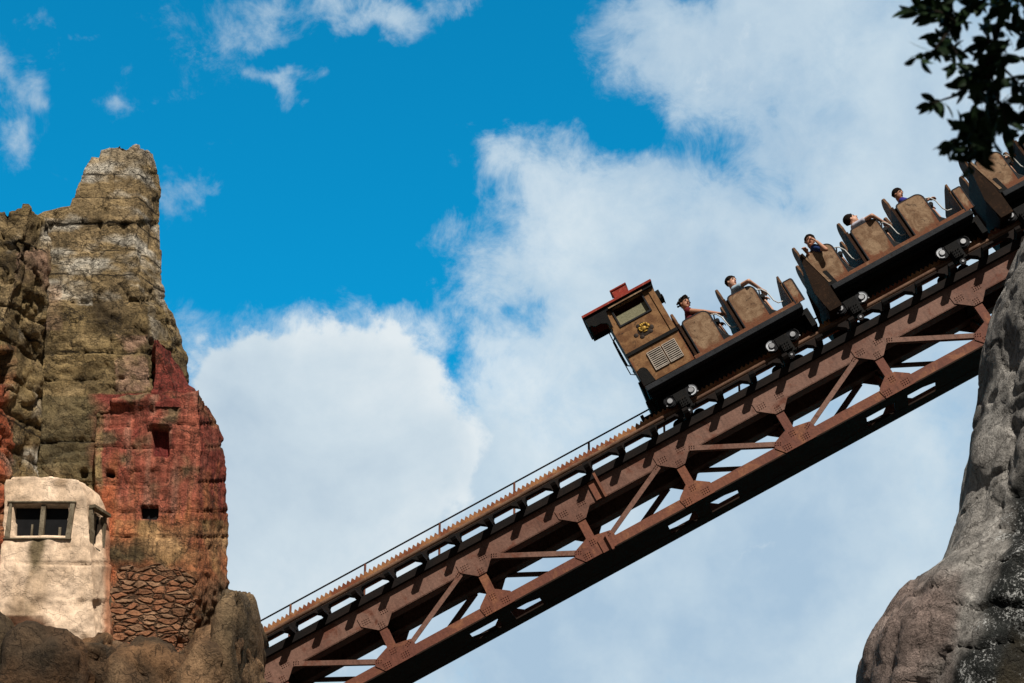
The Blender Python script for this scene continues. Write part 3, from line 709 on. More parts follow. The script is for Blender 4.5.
# ------------------------------------------------------------------ rockwork
def px_on(x, y, Yp):                      # the point of the upright plane Y = Yp seen at x, y of the photograph
    r = ray(x, y); return CAM + r*(Yp/r.y)
def proj(p):
    d = p-CAM; k = d.dot(F_); return (512+FPX*d.x/k, 341.5-FPX*d.dot(U_)/k)
RD = V((sin(radians(23)), cos(radians(23)), 0))      # how right-hand faces recede
def solve_len(c, xs):
    lo, hi = 0.02, 8
    for _ in range(40):
        mid = (lo+hi)/2
        if proj(c+RD*mid)[0] < xs: lo = mid
        else: hi = mid
    return lo
def fr(p, o=4, H=1.0, lac=2.0): return noise.fractal(p, H, lac, o)
def rock_mat(name, bump_s=1.0, streak=0.0, fine=1.0, speck=None, rough=.92, cracks=.45, rubble=False, fract=0, joints=(), even=0):
    m, t, b = pbr(name, rough, 0, .25); tc = t.node('ShaderNodeTexCoord'); p = tc.outputs['Object']
    at = t.node('ShaderNodeAttribute', attribute_name='pigment'); c = at.outputs['Color']
    n1 = t.noise(p, 2.3, 10, .66, .6); n2 = t.noise(p, 9, 8, .68, .3); n3 = t.noise(p, 34, 6, .7)
    c = t.mix(1, c, t.ramp(n1, [(.3,.48),(.5,1.0),(.72,1.5)]), 'MULTIPLY')
    c = t.mix(1, c, t.ramp(n2, [(.3,.62),(.5,1.0),(.7,1.3)]), 'MULTIPLY')
    c = t.mix(fine, c, t.mix(1, c, t.ramp(n3, [(.34,.5),(.48,1.0),(.7,1.25)]), 'MULTIPLY'))
    if streak:
        sp = t.vmath('MULTIPLY', p, (7, 7, .45)); st = t.noise(sp, 2.4, 8, .7, .2)
        c = t.mix(streak, c, t.mix(1, c, t.ramp(st, [(.32,.35),(.5,1.0),(.66,1.45)]), 'MULTIPLY'))
    if even: c = t.mix(even, c, at.outputs['Color'])
    if fract:
        for sc_, st_, w_ in ((.9, .9, .016), (2.6, .75, .022)):
            vf = t.node('ShaderNodeTexVoronoi', feature='DISTANCE_TO_EDGE'); vf.inputs['Scale'].default_value = sc_
            t.put(vf.inputs['Vector'], t.vmath('ADD', t.vmath('MULTIPLY', p, (1, 1, 2.1)), t.vmath('SCALE', t.noise(p, 1.7*sc_, 7, .65, 0, 1), .9/sc_)))
            fk = t.math('MULTIPLY', t.math('SUBTRACT', 1, t.maprange(vf.outputs['Distance'], 0, w_*(1.2 if sc_ < 1 else 2.2))), t.maprange(t.noise(p, 1.1, 4), .42, .56))
            c = t.mix(t.math('MULTIPLY', fk, st_*fract), c, (.022,.016,.010))
        sv = t.noise(t.vmath('MULTIPLY', p, (2.6, 2.6, .30)), 1.5, 9, .7, .3); c = t.mix(t.math('MULTIPLY', t.maprange(sv, .54, .68), .6*fract), c, (.035,.028,.018))
        pl = t.noise(p, 5.5, 10, .75, .5); c = t.mix(t.math('MULTIPLY', t.maprange(pl, .57, .66), .5*fract), c, t.mix(1, c, (2.1, 2.0, 1.9), 'MULTIPLY'))
    if joints:
        sx = t.node('ShaderNodeSeparateXYZ'); t.put(sx.inputs[0], p); wz = t.math('ADD', sx.outputs[2], t.math('MULTIPLY', t.math('SUBTRACT', t.noise(p, 1.6, 5, .6), .5), .16))
        tot = None
        for jz in joints:
            k = t.math('SUBTRACT', 1, t.maprange(t.math('ABSOLUTE', t.math('SUBTRACT', wz, jz)), .004, .030)); tot = k if tot is None else t.math('MAXIMUM', tot, k)
        jm = t.math('MULTIPLY', tot, t.maprange(t.noise(p, 2.2, 5, .6), .36, .5)); c = t.mix(t.math('MULTIPLY', jm, .9), c, (.015,.011,.007))
    # hairline cracks
    v = t.node('ShaderNodeTexVoronoi', feature='DISTANCE_TO_EDGE'); v.inputs['Scale'].default_value = 1.5
    t.put(v.inputs['Vector'], t.vmath('ADD', p, t.vmath('SCALE', t.noise(p, 2.2, 6, .6, 0, 1), .8)))
    cr = t.maprange(v.outputs['Distance'], .0, .022)
    c = t.mix(t.math('MULTIPLY', t.math('SUBTRACT', 1, cr), cracks), c, (.03,.022,.015))
    if speck: 
        sa = t.node('ShaderNodeAttribute', attribute_name='speck')
        s1 = t.math('MULTIPLY', t.maprange(t.math('ADD', t.noise(p, 26, 10, .78, .3), t.math('MULTIPLY', t.math('SUBTRACT', t.noise(p, 2.5, 5, .6, .5), .5), .5)), .55, .64), sa.outputs['Fac'])
        c = t.mix(s1, c, speck)
    ra = t.node('ShaderNodeAttribute', attribute_name='rubble'); rh = None
    if rubble:
        q = t.vmath('ADD', t.vmath('MULTIPLY', p, (4.6, 1.5, 10.5)), t.vmath('SCALE', t.noise(p, 3.5, 4, .6, 0, 1), 1.1))
        ve = t.node('ShaderNodeTexVoronoi', feature='DISTANCE_TO_EDGE'); ve.inputs['Scale'].default_value = 1; t.put(ve.inputs['Vector'], q)
        vc = t.node('ShaderNodeTexVoronoi'); vc.inputs['Scale'].default_value = 1; t.put(vc.inputs['Vector'], q)
        sp_ = t.node('ShaderNodeSeparateColor'); t.l.new(vc.outputs['Color'], sp_.inputs[0])
        sc = t.ramp(sp_.outputs[0], [(0,(.19,.095,.05)),(.35,(.29,.12,.06)),(.65,(.35,.165,.085)),(.85,(.25,.145,.085)),(1,(.37,.21,.12))])
        sc = t.mix(.6, sc, t.mix(1, sc, t.ramp(n2, [(.3,.5),(.7,1.4)]), 'MULTIPLY'))
        gap = t.maprange(ve.outputs['Distance'], .01, .085); sc = t.mix(gap, (.07,.04,.022), sc)
        mk = t.maprange(t.math('ADD', ra.outputs['Fac'], t.math('MULTIPLY', t.math('SUBTRACT', n1, .5), .9)), .4, .55)
        c = t.mix(mk, c, sc); rh = t.math('MULTIPLY', t.math('MULTIPLY', t.maprange(ve.outputs['Distance'], 0, .22), mk), 1.1)
    t.put(b.inputs['Base Color'], c)
    h = t.math('ADD', t.math('MULTIPLY', n1, .9), t.math('ADD', t.math('MULTIPLY', n2, .45), t.math('MULTIPLY', n3, .16)))
    h = t.math('ADD', h, t.math('MULTIPLY', cr, .18))
    if rh: h = t.math('ADD', h, rh)
    bump(t, b, h, .11*bump_s); return m
def finish_rock(o, disp, paint, speck=None, rub=None):
    me = o.data; me.update(); nor = [v.normal.copy() for v in me.vertices]; base = [v.co.copy() for v in me.vertices]
    for v, n, b in zip(me.vertices, nor, base): v.co = b+disp(b, n)
    me.update()
    a = me.color_attributes.new('pigment', 'FLOAT_COLOR', 'POINT')
    for i, b in enumerate(base):
        c = paint(b, nor[i]); a.data[i].color = (max(.004,c[0]), max(.004,c[1]), max(.003,c[2]), 1)
    if speck:
        s = me.attributes.new('speck', 'FLOAT', 'POINT')
        for i, b in enumerate(base): s.data[i].value = speck(b)
    if rub:
        s = me.attributes.new('rubble', 'FLOAT', 'POINT')
        for i, b in enumerate(base): s.data[i].value = rub(b)
    me.polygons.foreach_set('use_smooth', [True]*len(me.polygons))
def block_loft(name, mat, levels, Y0, res=.045, depth=5, jag=None, back=(-.35,.94), zbase=None, parent=None, low=None):
    """levels: (py, left, corner, silhouette[, dY]) from the top down; front on the plane Y0, right face receding"""
    L = []
    for lv in levels:
        py, xl, xc, xs = lv[:4]; dY = lv[4] if len(lv) > 4 else 0
        a, c = px_on(xl, py, Y0+dY), px_on(xc, py, Y0+dY); a.z = c.z
        s = c+RD*solve_len(c, xs); L.append((c.z, a, c, s))
    def at(z):
        if z >= L[0][0]: return L[0][1:]
        for (z1, *q1), (z2, *q2) in zip(L, L[1:]):
            if z <= z1 and z >= z2:
                k = (z1-z)/(z1-z2); return [p.lerp(q, k) for p, q in zip(q1, q2)]
        return L[-1][1:]
    ztop, zbot = L[0][0], L[-1][0]; nz = int((ztop-zbot)/res); zs = [ztop-(ztop-zbot)*i/nz for i in range(nz+1)]
    if zbase is not None: zs += [zbot-(zbot-zbase)*i/12 for i in range(1, 13)]
    a, c, s = at((ztop+zbot)/2); wmax = max((q[1]-q[0]).length for _, *q in [(l[0], l[1], l[2]) for l in L]); rmax = max((l[3]-l[2]).length for l in L)
    n1, n2, n3, n4, n5 = max(4, int(wmax/res)), max(4, int(rmax/res)), 14, 8, 14
    m = MB(); bk = V((*back, 0))
    for z in zs:
        a, c, s = [q.copy() for q in at(max(z, zbot))]; 
        for q in (a, c, s): q.z = z
        b1 = s+bk*depth; b2 = a+V((-.2,1,0))*depth; ring = []
        for p, q, n in ((a,c,n1),(c,s,n2),(s,b1,n3),(b1,b2,n4),(b2,a,n5)):
            ring += [p.lerp(q, i/n) for i in range(n)]
        if jag:
            for p in ring:
                w = max(0, min(1, (z-ztop+1.2)/1.2)); p.z += jag(p)*w*w
        m.v += ring
    N = n1+n2+n3+n4+n5
    for i in range(len(zs)-1):
        for j in range(N): m.f.append([i*N+j, i*N+(j+1)%N, (i+1)*N+(j+1)%N, (i+1)*N+j])
    # cap the top with rings that shrink to the middle
    cen = sum((m.v[i] for i in range(N)), V((0,0,0)))/N; prev = 0
    for k in (.85, .6, .3):
        b = len(m.v); m.v += [cen.lerp(m.v[i], k)+V((0,0,.12*(1-k))) for i in range(N)]
        for j in range(N): m.f.append([prev+j, b+j, b+(j+1)%N, prev+(j+1)%N])
        prev = b
    b = len(m.v); m.v.append(cen+V((0,0,.12)))
    for j in range(N): m.f.append([prev+j, b, prev+(j+1)%N])
    return m.build(name, mat, parent)
def groove(x, w, d):
    x = abs(x); return -d*(1-x/w) if x < w else 0
def in_rect(p, r, soft=0): return r[0] < p[0] < r[1] and r[2] < p[1] < r[3]
def mixc(a, b, k): k = max(0, min(1, k)); return tuple(x+(y-x)*k for x, y in zip(a, b))
def chisel(b, sc, amp, seed=0, sz=1.0):
    q = V((b.x*sc+b.z*.15+seed, b.y*sc, b.z*sc*sz+b.x*.1)); q = q+noise.noise_vector(q*.9)*.25
    ds, ps = noise.voronoi(q); p = ps[0]; r = noise.noise_vector(p*7.77+V((3,1,4)))
    return amp*(r.x+1.3*(q-p).dot(r.yzx if hasattr(r,'yzx') else V((r.y,r.z,r.x))))-amp*.55*(1-min(1, (ds[1]-ds[0])/.10))
def crack_lines(b, sc, w, d, seed=0):
    q = V((b.x+seed, b.y*.6, b.z*.8))*sc; n_ = noise.noise(q)+.35*noise.noise(q*2.7)
    return groove(n_, w, d)

rockm = rock_mat('olive_brown_rockwork', 1.2, .35, fract=1, joints=[px_on(120, q, 32.4).z for q in (174, 198, 222.5, 250, 274, 352, 440)]); redm = rock_mat('red_washed_rockwork', .8, .85, rubble=True, fract=.7); creamm = rock_mat('cream_plaster', .28, .4, .8, cracks=.10, even=.45)
boulm = rock_mat('brown_boulder_rock', 1.1, .12); greym = rock_mat('grey_cliff_rock', 1.0, .25, speck=(.55,.56,.55))

OL, OD, TAN, PINK, WHT = (.26,.185,.085), (.095,.066,.032), (.45,.325,.175), (.40,.25,.17), (.56,.51,.42)
# --- tall spire
def spire_disp(b, n):
    x, y = proj(b); d = .10*fr(b*.55+V((3,1,7)), 3)+.03*fr(b*2.1, 4)+.018*fr(b*7, 3)
    if y < 285:
        d *= .4; d += chisel(b, 2.6, .012, 9, 1.2)+chisel(b, 7, .010, 9, 1.2); wob = 2.2*noise.noise(V((b.x*1.4, b.y*1.4, 3)))
        if x > 68:
            for jy in (174, 198, 222.5, 250, 274): d += groove(y-jy-wob, 1.3, .05*max(.15, min(1, .7+2*noise.noise(V((b.x*1.3, jy*.37, 4))))))
        k = [174,198,222.5,250,274,999]; lay = sum(1 for j in k if y > j+wob); d += .05*noise.noise(V((lay*3.7, 0, 1)))+(-.05 if lay == 3 else 0)
        d += groove(noise.noise(V((b.x*1.1+lay*5.1, lay*9.0, 2))), .035, .06)
    else:
        d += chisel(b, .8, .045, 5, 1.5)+chisel(b, 2.4, .028, 9, 1.6)+chisel(b, 6.0, .018, 2, 1.4)
        d += crack_lines(b, .9, .03, .05, 11)
        wob = 6*noise.noise(V((b.x*.8, 2, b.z*.2)))
        for jy in (300, 352, 378, 440, 462, 484): d += groove(y-jy-wob, 1.8, .09 if noise.noise(V((b.x*1.3, jy, 0))) > -.1 else 0)
    for r in ((80,87,468,477),):
        if in_rect((x,y), r): d -= .22
    return n*d
def spire_paint(b, n):
    x, y = proj(b); f = fr(b*1.1+V((9,2,4)), 5); g = noise.noise(b*.7+V((1,8,1)))
    c = mixc(OL, OD, .35+f*.9)
    c = mixc(c, TAN, (noise.noise(b*1.7+V((4,4,1)))-.12)*2.2*(1 if y < 290 else .7))
    if y < 300: c = mixc(c, TAN, .38); c = mixc(c, WHT, (fr(V((b.x*1.2, b.y, b.z*3.2))+V((0,6,2)), 5)-.10)*2.0)
    if y < 165: c = mixc(c, WHT, .25)
    if 115 < x < 150 and 335 < y < 390: c = mixc(c, PINK, .35+fr(b*2, 4)*2.0)
    if x > 150 and 260 < y < 340: c = mixc(c, WHT, .30+f*1.2)
    if y > 395 and x < 110: c = mixc(c, (.10,.085,.045), .55)
    if x > 85 and y > 392: c = mixc(c, (.26,.06,.045), (x-88)/18+f)
    if 70 < x < 92 and 280 < y < 305: c = mixc(c, WHT, .3+1.5*f)
    if 40 < x < 62 and 270 < y < 330: c = mixc(c, PINK, .25+1.2*f)
    return c
def tower_jag(p):
    x, y = proj(p); return .10*noise.noise(p*2.2)+.05*noise.noise(p*6)+(-.16 if x < 100 else 0)+(.06 if 118 < x < 140 else 0)
t_ = block_loft('rock_spire', rockm, [(147,92,143,152),(158,87,141,157),(172,82,139,160),(206,71,137,161),(212,44,137,162),(222,30,137,162),(267,20,137,162),(283,16,138,165),(300,16,142,180),(322,14,146,189),(345,14,148,192),(378,12,150,192),(420,10,150,192),(500,10,150,195),(700,10,150,200)], 32.4, .04, 4.5, tower_jag, zbase=0)
finish_rock(t_, spire_disp, spire_paint)
tag(t_, 'tall olive brown rock spire of weathered stone blocks, topping the left mountain', 'rock spire')
# --- left cliff wing
def wing_disp(b, n):
    x, y = proj(b); d = .10*fr(b*.7+V((30,1,7)), 3)+.03*fr(b*2.3, 4)+.018*fr(b*7, 3)
    d += chisel(b, .7, .085, 15, .7)+chisel(b, 1.9, .03, 19, 1.5)+chisel(b, 5.6, .022, 12, 1.4)+crack_lines(b, 1.2, .05, .12, 7)
    if y > 300:
        wob = .08*noise.noise(V((b.x, b.y, 1))*1.5); zz = (b.z+wob)/.62; d += groove((zz-round(zz))*.62, .045, .12)
    if x < 14 and 352 < y < 384: d -= .30
    return n*d
def wing_paint(b, n):
    x, y = proj(b); f = fr(b*1.2+V((2,2,14)), 5); c = mixc(OL, OD, .28+f)
    c = mixc(c, TAN, (noise.noise(b*1.9+V((14,4,1)))-.05)*2.0); c = mixc(c, WHT, (fr(b*1.4+V((3,6,2)), 5)-.18)*1.8)
    if y > 345 and x < 16: c = mixc(c, (.38,.10,.045), .8-(x/20)+f)
    if 50 > x > 16 and y > 250 and y < 300: c = mixc(c, PINK, f*1.6)
    return c
def wing_jag(p):
    x, y = proj(p); v = 0
    for cx, w, a in ((26,10,.20),(3,6,.05),(40,7,.10)): v += a*exp(-((x-cx)/w)**2)
    return v+.06*noise.noise(p*4)
w_ = block_loft('rock_cliff', rockm, [(213,-60,30,50),(240,-60,26,48),(290,-60,14,46),(330,-60,0,44),(400,-60,-6,43),(480,-60,-10,42),(600,-60,-12,44),(700,-60,-14,46)], 31.0, .045, 5, wing_jag, zbase=0)
finish_rock(w_, wing_disp, wing_paint)
tag(w_, 'craggy olive rock cliff with an orange red stain at the left edge', 'cliff')
# --- red washed ruin
RED, DRED, RUST, OCH = (.33,.098,.060), (.18,.036,.026), (.34,.125,.055), (.27,.16,.07)
def stone_cells(b, sx=4.4, sz=9.5):
    q = V((b.x*sx, b.y*sx, b.z*sz)); q += V((noise.noise(b*2.3), 0, noise.noise(b*2.3+V((7,0,0)))))*.5
    ds, ps = noise.voronoi(q); return ds[1]-ds[0], ps[0]
def rubble_mask(x, y):
    cx, cy = 153, 609; x += 3*sin(y*.3); y += 3*sin(x*.21)
    return max(0, min(1, (1.6-abs((x-cx)/38)**4-abs((y-cy)/40)**4)*1.6))
HOLES = [(153,169,429,456,.16),(141,157,505,518,.45),(106,113,470,477,.25)]
def red_disp(b, n):
    x, y = proj(b); d = .06*fr(b*.8+V((3,11,7)), 3)+.02*fr(b*2.6, 4)+.014*fr(b*8, 3)+chisel(b, 3.3, .016, 31, 1.2)
    q = V((b.x*5.0, b.y*5.0, b.z*.8)); d += .022*fr(q, 3)
    rm = rubble_mask(x, y)
    if rm > 0:
        d += rm*(.03*fr(b*3.5, 3)-.03)
    else:
        lay = 0
        for k, jy in enumerate((424, 447, 482, 512, 537)):
            wob = 2.5*noise.noise(V((b.x*1.5, b.y, jy))); d += groove(y-jy-wob, 1.2, .06 if noise.noise(V((b.x*.9, jy*3.1, 0))) > -.15 else .01)
        for k, (jx, a0, a1) in enumerate(((128,424,447),(166,447,482),(148,482,512),(185,447,512),(163,512,560),(118,447,500),(176,400,424))):
            wob = 2*noise.noise(V((jx, 0, b.z*2))); 
            if a0 < y < a1: d += groove(x-jx-wob, 1.2, .05)
        d += .03*noise.noise(V((x//37, y//26, 3))*2.1)
    if 90 < x < 155 and 396 < y < 412: d += .10*max(0, 1-abs(y-402)/8)+.05*fr(b*3, 3)
    if 405 < y < 428 and 100 < x < 135: d -= .06
    if 570 < y < 640 and x > 190: d += .08*abs(fr(b*2.2, 4))
    for r in HOLES:
        if in_rect((x,y), r): d = -r[4]
    if 148 < x < 172 and 418 < y < 427: d += .10     # lintel
    return n*d
def red_paint(b, n):
    x, y = proj(b); f = fr(b*1.3+V((19,2,4)), 5); st = noise.noise(V((b.x*11, b.y*11, b.z*.7)))
    c = mixc(RED, DRED, .25+f*.7+st*.6); c = mixc(c, (.36,.17,.115), (fr(V((b.x*6, b.y, b.z*1.1))+V((0,9,0)), 4)-.02)*1.3)
    c = mixc(c, (.17,.11,.06), (fr(b*1.9+V((7,1,3)), 5)-.16)*(3.2 if y < 430 or x < 125 else 1.6))
    if n.x > .5 and y < 570: c = mixc(c, DRED, .75)  # shade of the face turned from the sun painted as darker red
    c = mixc(c, RUST, (y-485)/55+f*.8+st*.9); 
    if y > 520: c = mixc(c, OCH, (fr(b*1.6+V((3,3,3)), 4)+.05)*1.8)
    c = mixc(c, (.45,.27,.13), (.5+f)*max(0, min(1, (x-140)/15))*max(0, 1-abs(y-543)/20)*1.3)
    if y > 485: c = mixc(c, (.45,.13,.055), min(.8, (118-x)/8))
    c = mixc(c, OD, (1-abs(y-558)/16+f)*min(1, max(0, (158-x)/18)))
    if x < 102 and y < 500: c = mixc(c, OL, (105-x)/14+f*2)
    if x > 198 and 385 < y < 450: c = mixc(c, (.20,.12,.06), .3+f*1.5)
    rm = rubble_mask(x, y)
    if rm > 0:
        rnd = noise.noise(b*5.1); s = mixc((.36,.15,.075), (.22,.145,.085), .5+rnd*1.6); s = mixc(s, (.13,.07,.04), -rnd*1.5)
        c = mixc(c, s, rm*1.5)
        if x < 150 and y > 620: c = mixc(c, OD, .5)
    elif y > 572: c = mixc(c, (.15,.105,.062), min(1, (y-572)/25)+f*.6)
    for r in HOLES[:1]:
        if in_rect((x,y), r): c = (.17,.03,.025)
    for r in HOLES[1:]:
        if in_rect((x,y), r): c = (.012,.009,.008)
    return c
def red_jag(p):
    x, y = proj(p); return .07*noise.noise(p*5)+.08*noise.noise(p*2)-.25*max(0,min(1,(128-x)/30))+(.10 if 150 < x < 200 else 0)+(-.06 if x > 205 else 0)
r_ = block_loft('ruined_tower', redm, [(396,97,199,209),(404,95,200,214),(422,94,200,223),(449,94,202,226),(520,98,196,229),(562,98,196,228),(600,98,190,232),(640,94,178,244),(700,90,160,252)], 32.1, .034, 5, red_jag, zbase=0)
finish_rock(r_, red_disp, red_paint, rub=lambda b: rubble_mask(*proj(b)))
tag(r_, 'ruined tower washed in streaky red with small dark windows over a rubble stone base', 'ruin')
m = MB(); a = px_on(141,505,32.1); c = px_on(157,518,32.1); m.box(a.x, c.x, 32.3, 32.33, c.z, a.z); m.build('window_void', plain('window_dark', (.008,.008,.009), .5), r_)
s_ = block_loft('rock_buttress', redm, [(338,155,158,164),(345,155,159,171),(353,155,162,180),(364,154,166,188),(376,153,172,195),(392,152,178,201),(408,152,180,203)], 32.15, .04, 3.0, None)
finish_rock(s_, lambda b, n: n*(.12*fr(b*1.4, 4)+.03*fr(b*5, 3)+crack_lines(b, 1.6, .06, .07, 2)), lambda b, n: mixc(DRED, RED, .1+fr(b*1.5, 4)*1.2))
tag(s_, 'dark red sloping rock shoulder between the spire and the red ruin', 'rock')

# --- white house
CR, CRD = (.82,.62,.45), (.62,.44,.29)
WIN = (14.5,67,506,535); WIN2 = (91,101,508,551)
def house_disp(b, n):
    x, y = proj(b); d = .05*fr(b*1.1, 4)+.022*fr(b*4, 4)+.008*fr(b*12, 2)
    wob = 1.5*noise.noise(V((b.x*1.3, b.y, 0)))
    d += groove(y-564-wob, 1.3, .05 if noise.noise(V((b.x*1.1, b.y*1.1, 5))) > -.1 else .012)
    if y > 600: d += .08*fr(b*1.6, 4)
    if in_rect((x,y), WIN) and n.y < -.6: d = -.22
    if n.x > .5 and 91.5 < x < 101.5 and (508+(x-91)*.75) < y < (541+(x-91)*.9): d = -.15
    return n*d
def house_paint(b, n):
    x, y = proj(b); f = fr(b*1.0+V((2,22,4)), 5); st = noise.noise(V((b.x*6, b.y*6, b.z*.6)))
    c = mixc(CR, CRD, .15+f*.9+max(0, st)*.5); c = mixc(c, (.30,.19,.10), (noise.noise(b*2.9)-.42)*2)
    c = mixc(c, (.20,.15,.085), min(1, 2.2*max(0, 1-abs(x-39+(y-538)*.18)/11)*max(0, 1-abs(y-546)/36)+f*.5) if y > 539 and abs(x-38) < 13 else 0)
    if 10 < x < 40 and 570 < y < 625: c = mixc(c, (.32,.22,.13), max(0, 1-abs(x-(33-(y-570)*.33))/4)*.6)
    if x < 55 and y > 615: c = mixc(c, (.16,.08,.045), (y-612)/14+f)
    if x > 103: c = mixc(c, (.45,.14,.06), (x-103)/5)
    if n.x > .5: c = mixc(c, CRD, .35)  # less sunlit right wall: its shade is mixed into the plaster colour
    if in_rect((x,y), WIN) and n.y < -.6: c = (.02,.018,.016)
    return c
def house_jag(p):
    x, y = proj(p); return .02*noise.noise(p*3)-.05*max(0, (x-50)/30)+(-.05 if x < 12 else 0)
h_ = empty('white_house'); tag(h_, 'small cream plastered house with a dark wooden window, beside the red ruin', 'house')
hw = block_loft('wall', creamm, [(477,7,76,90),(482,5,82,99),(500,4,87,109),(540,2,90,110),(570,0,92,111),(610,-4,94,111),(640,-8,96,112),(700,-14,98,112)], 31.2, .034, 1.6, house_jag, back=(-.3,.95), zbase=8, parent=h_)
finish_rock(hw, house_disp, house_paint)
wood = worn('grey_weathered_wood', (.26,.215,.15), (.15,.12,.08), (.08,.06,.04), 5, lo=.4, hi=.6)
def house_window():
    Yw = 31.2; a = px_on(12.5, 503.5, Yw); c = px_on(69, 538, Yw)
    m = MB(); x0, x1, z0, z1 = a.x, c.x, c.z, a.z
    m.prism([(x0-.05,z1),(x0,z1),(x0+.02,z0),(x0-.07,z0)][::-1], Yw-.03, Yw+.10); m.prism([(x1-.03,z1),(x1+.05,z1),(x1+.03,z0),(x1-.06,z0)][::-1], Yw-.03, Yw+.10)
    m.box(x0-.08, x1+.07, Yw-.045, Yw+.10, z1+.002, z1+.035); m.box(x0-.09, x1+.04, Yw-.04, Yw+.10, z0-.03, z0-.002)
    f = m.build('window_frame', wood, h_, bevel=.01)
    m = MB(); xm = (x0+x1)/2+.02; m.box(xm-.035, xm+.04, Yw+.0, Yw+.09, z0, z1); m.box(x0+.34, x0+.37, Yw+.04, Yw+.08, z0, z0+.25); m.box(xm+.28, xm+.32, Yw+.04, Yw+.08, z0, z0+.2); m.build('mullion', wood, f)
    m = MB(); m.box(x0-.02, x1, Yw+.14, Yw+.15, z0, z1); m.build('dark_pane', MATS['window_dark'], f)
    # window in the right-hand wall
    c0 = px_on(88, 505, 31.2); nrm = V((RD.y, -RD.x, 0))
    def pt(px, py, off=0):
        r = ray(px, py); k = (c0-CAM).dot(nrm)/r.dot(nrm); return CAM+r*k+nrm*off
    def slab(q, o0, o1):
        m = MB(); m.raw([pt(*p, o0) for p in q]+[pt(*p, o1) for p in q], [(0,1,2,3),(7,6,5,4),(0,4,5,1),(1,5,6,2),(2,6,7,3),(3,7,4,0)]); return m
    m = slab([(89,505),(105,515),(105,518),(89,508)], .0, .12); 
    for q in ([(89.5,508),(91,509),(91,548),(89.5,547)], [(102,517),(104,518),(101,556),(99,555)], [(90,546),(101,553),(101,556),(90,549)]):
        m2 = slab(q, -.02, .06); m.raw(m2.v, m2.f)
    f = m.build('window_frame', wood, h_); m = slab([(96,513),(98,514),(95,540),(93,540)], -.05, -.02); m.build('mullion', wood, f)
    m = slab([(91,509),(102,517),(100,554),(91,548)], -.055, -.053); m.build('dark_pane', MATS['window_dark'], f)
house_window()

# --- boulders
def boulder(name_lab, px, py, rx, ry, Yp, depth, colr, seed, tilt=0, n=64, sharp=.16, sq=.8):
    c = px_on(px, py, Yp+depth*.6); k = FPX/((c-CAM).dot(F_)); ax, az = rx/k, ry/k
    m = MB(); m.ball((0,0,0), 1, n, n//2); T = Matrix.Rotation(tilt, 3, 'Y')
    def P(v):
        v = V([math.copysign(abs(q)**sq, q) for q in v]); return c+T@V((v.x*ax, v.y*depth, v.z*az))
    m.v = [P(v) for v in m.v]; o = m.build('boulder', boulm, merge=True); sd = V((seed*3.1, seed, 5))
    def disp(b, nn): return nn*(sharp*.9*fr(b*.75+sd, 3)+.05*fr(b*2.6+sd, 4)+.02*fr(b*8,3)+chisel(V((b.x+b.z*.5,b.y,b.z-b.x*.5)), .8, sharp*.7, seed*3, .6)+chisel(b, 2.6, sharp*.18, seed*5, 1)+crack_lines(b+sd, 1.0, .04, .06, 3))
    A, B, C = colr
    def paint(b, nn):
        f = fr(b*1.2+sd, 5); q = mixc(A, B, .4+f*1.2); return mixc(q, C, (noise.noise(V((b.x*2.2,b.y,b.z*.8))+sd)-.1)*1.8)
    finish_rock(o, disp, paint); return tag(o, name_lab, 'boulder', 'boulders at the foot of the mountain')
BR, DK, TN = (.19,.105,.052), (.045,.032,.020), (.30,.19,.105)
boulder('dark rounded boulder at the lower left corner, left of the house base', -8, 672, 24, 56, 30.2, 1.2, ((.10,.07,.04),DK,(.2,.14,.08)), 1)
boulder('large dark brown boulder with a rusty streak directly under the white house', 50, 700, 46, 62, 30.0, 1.4, (DK,(.085,.055,.032),(.24,.12,.055)), 2, .12, sq=.68, sharp=.26)
boulder('small dark boulder wedged under the right corner of the white house', 108, 682, 24, 42, 30.6, 1.0, (DK,BR,(.2,.13,.08)), 3, -.3, sq=.62, sharp=.3)
boulder('brown boulder with a pale top below the rubble stone wall', 150, 712, 56, 62, 30.7, 1.3, (BR,DK,TN), 4, .35, sq=.66, sharp=.24)
boulder('tan slanting boulder climbing the right foot of the red ruin', 206, 700, 36, 66, 31.0, 1.5, (BR,TN,DK), 5, .34, sq=.66, sharp=.2)
boulder('upright tan boulder at the mouth where the bridge leaves the mountain', 242, 680, 17, 72, 31.6, 2.6, ((.20,.135,.075),(.10,.072,.042),TN), 6, .02, sq=.6, sharp=.08)

b_ = block_loft('mountain_base', boulm, [(706,-160,205,262),(760,-190,222,290),(900,-230,240,330)], 29.3, .16, 8, None, zbase=0)
finish_rock(b_, lambda b, n: n*(.25*fr(b*.5, 4)+chisel(b, .6, .12, 3, 1)) if b.z < 8.4 else n*0, lambda b, n: mixc(BR, DK, .4+fr(b*1.1, 4)))
tag(b_, 'broad brown rock footing that carries the left mountain, mostly below the picture', 'rock')
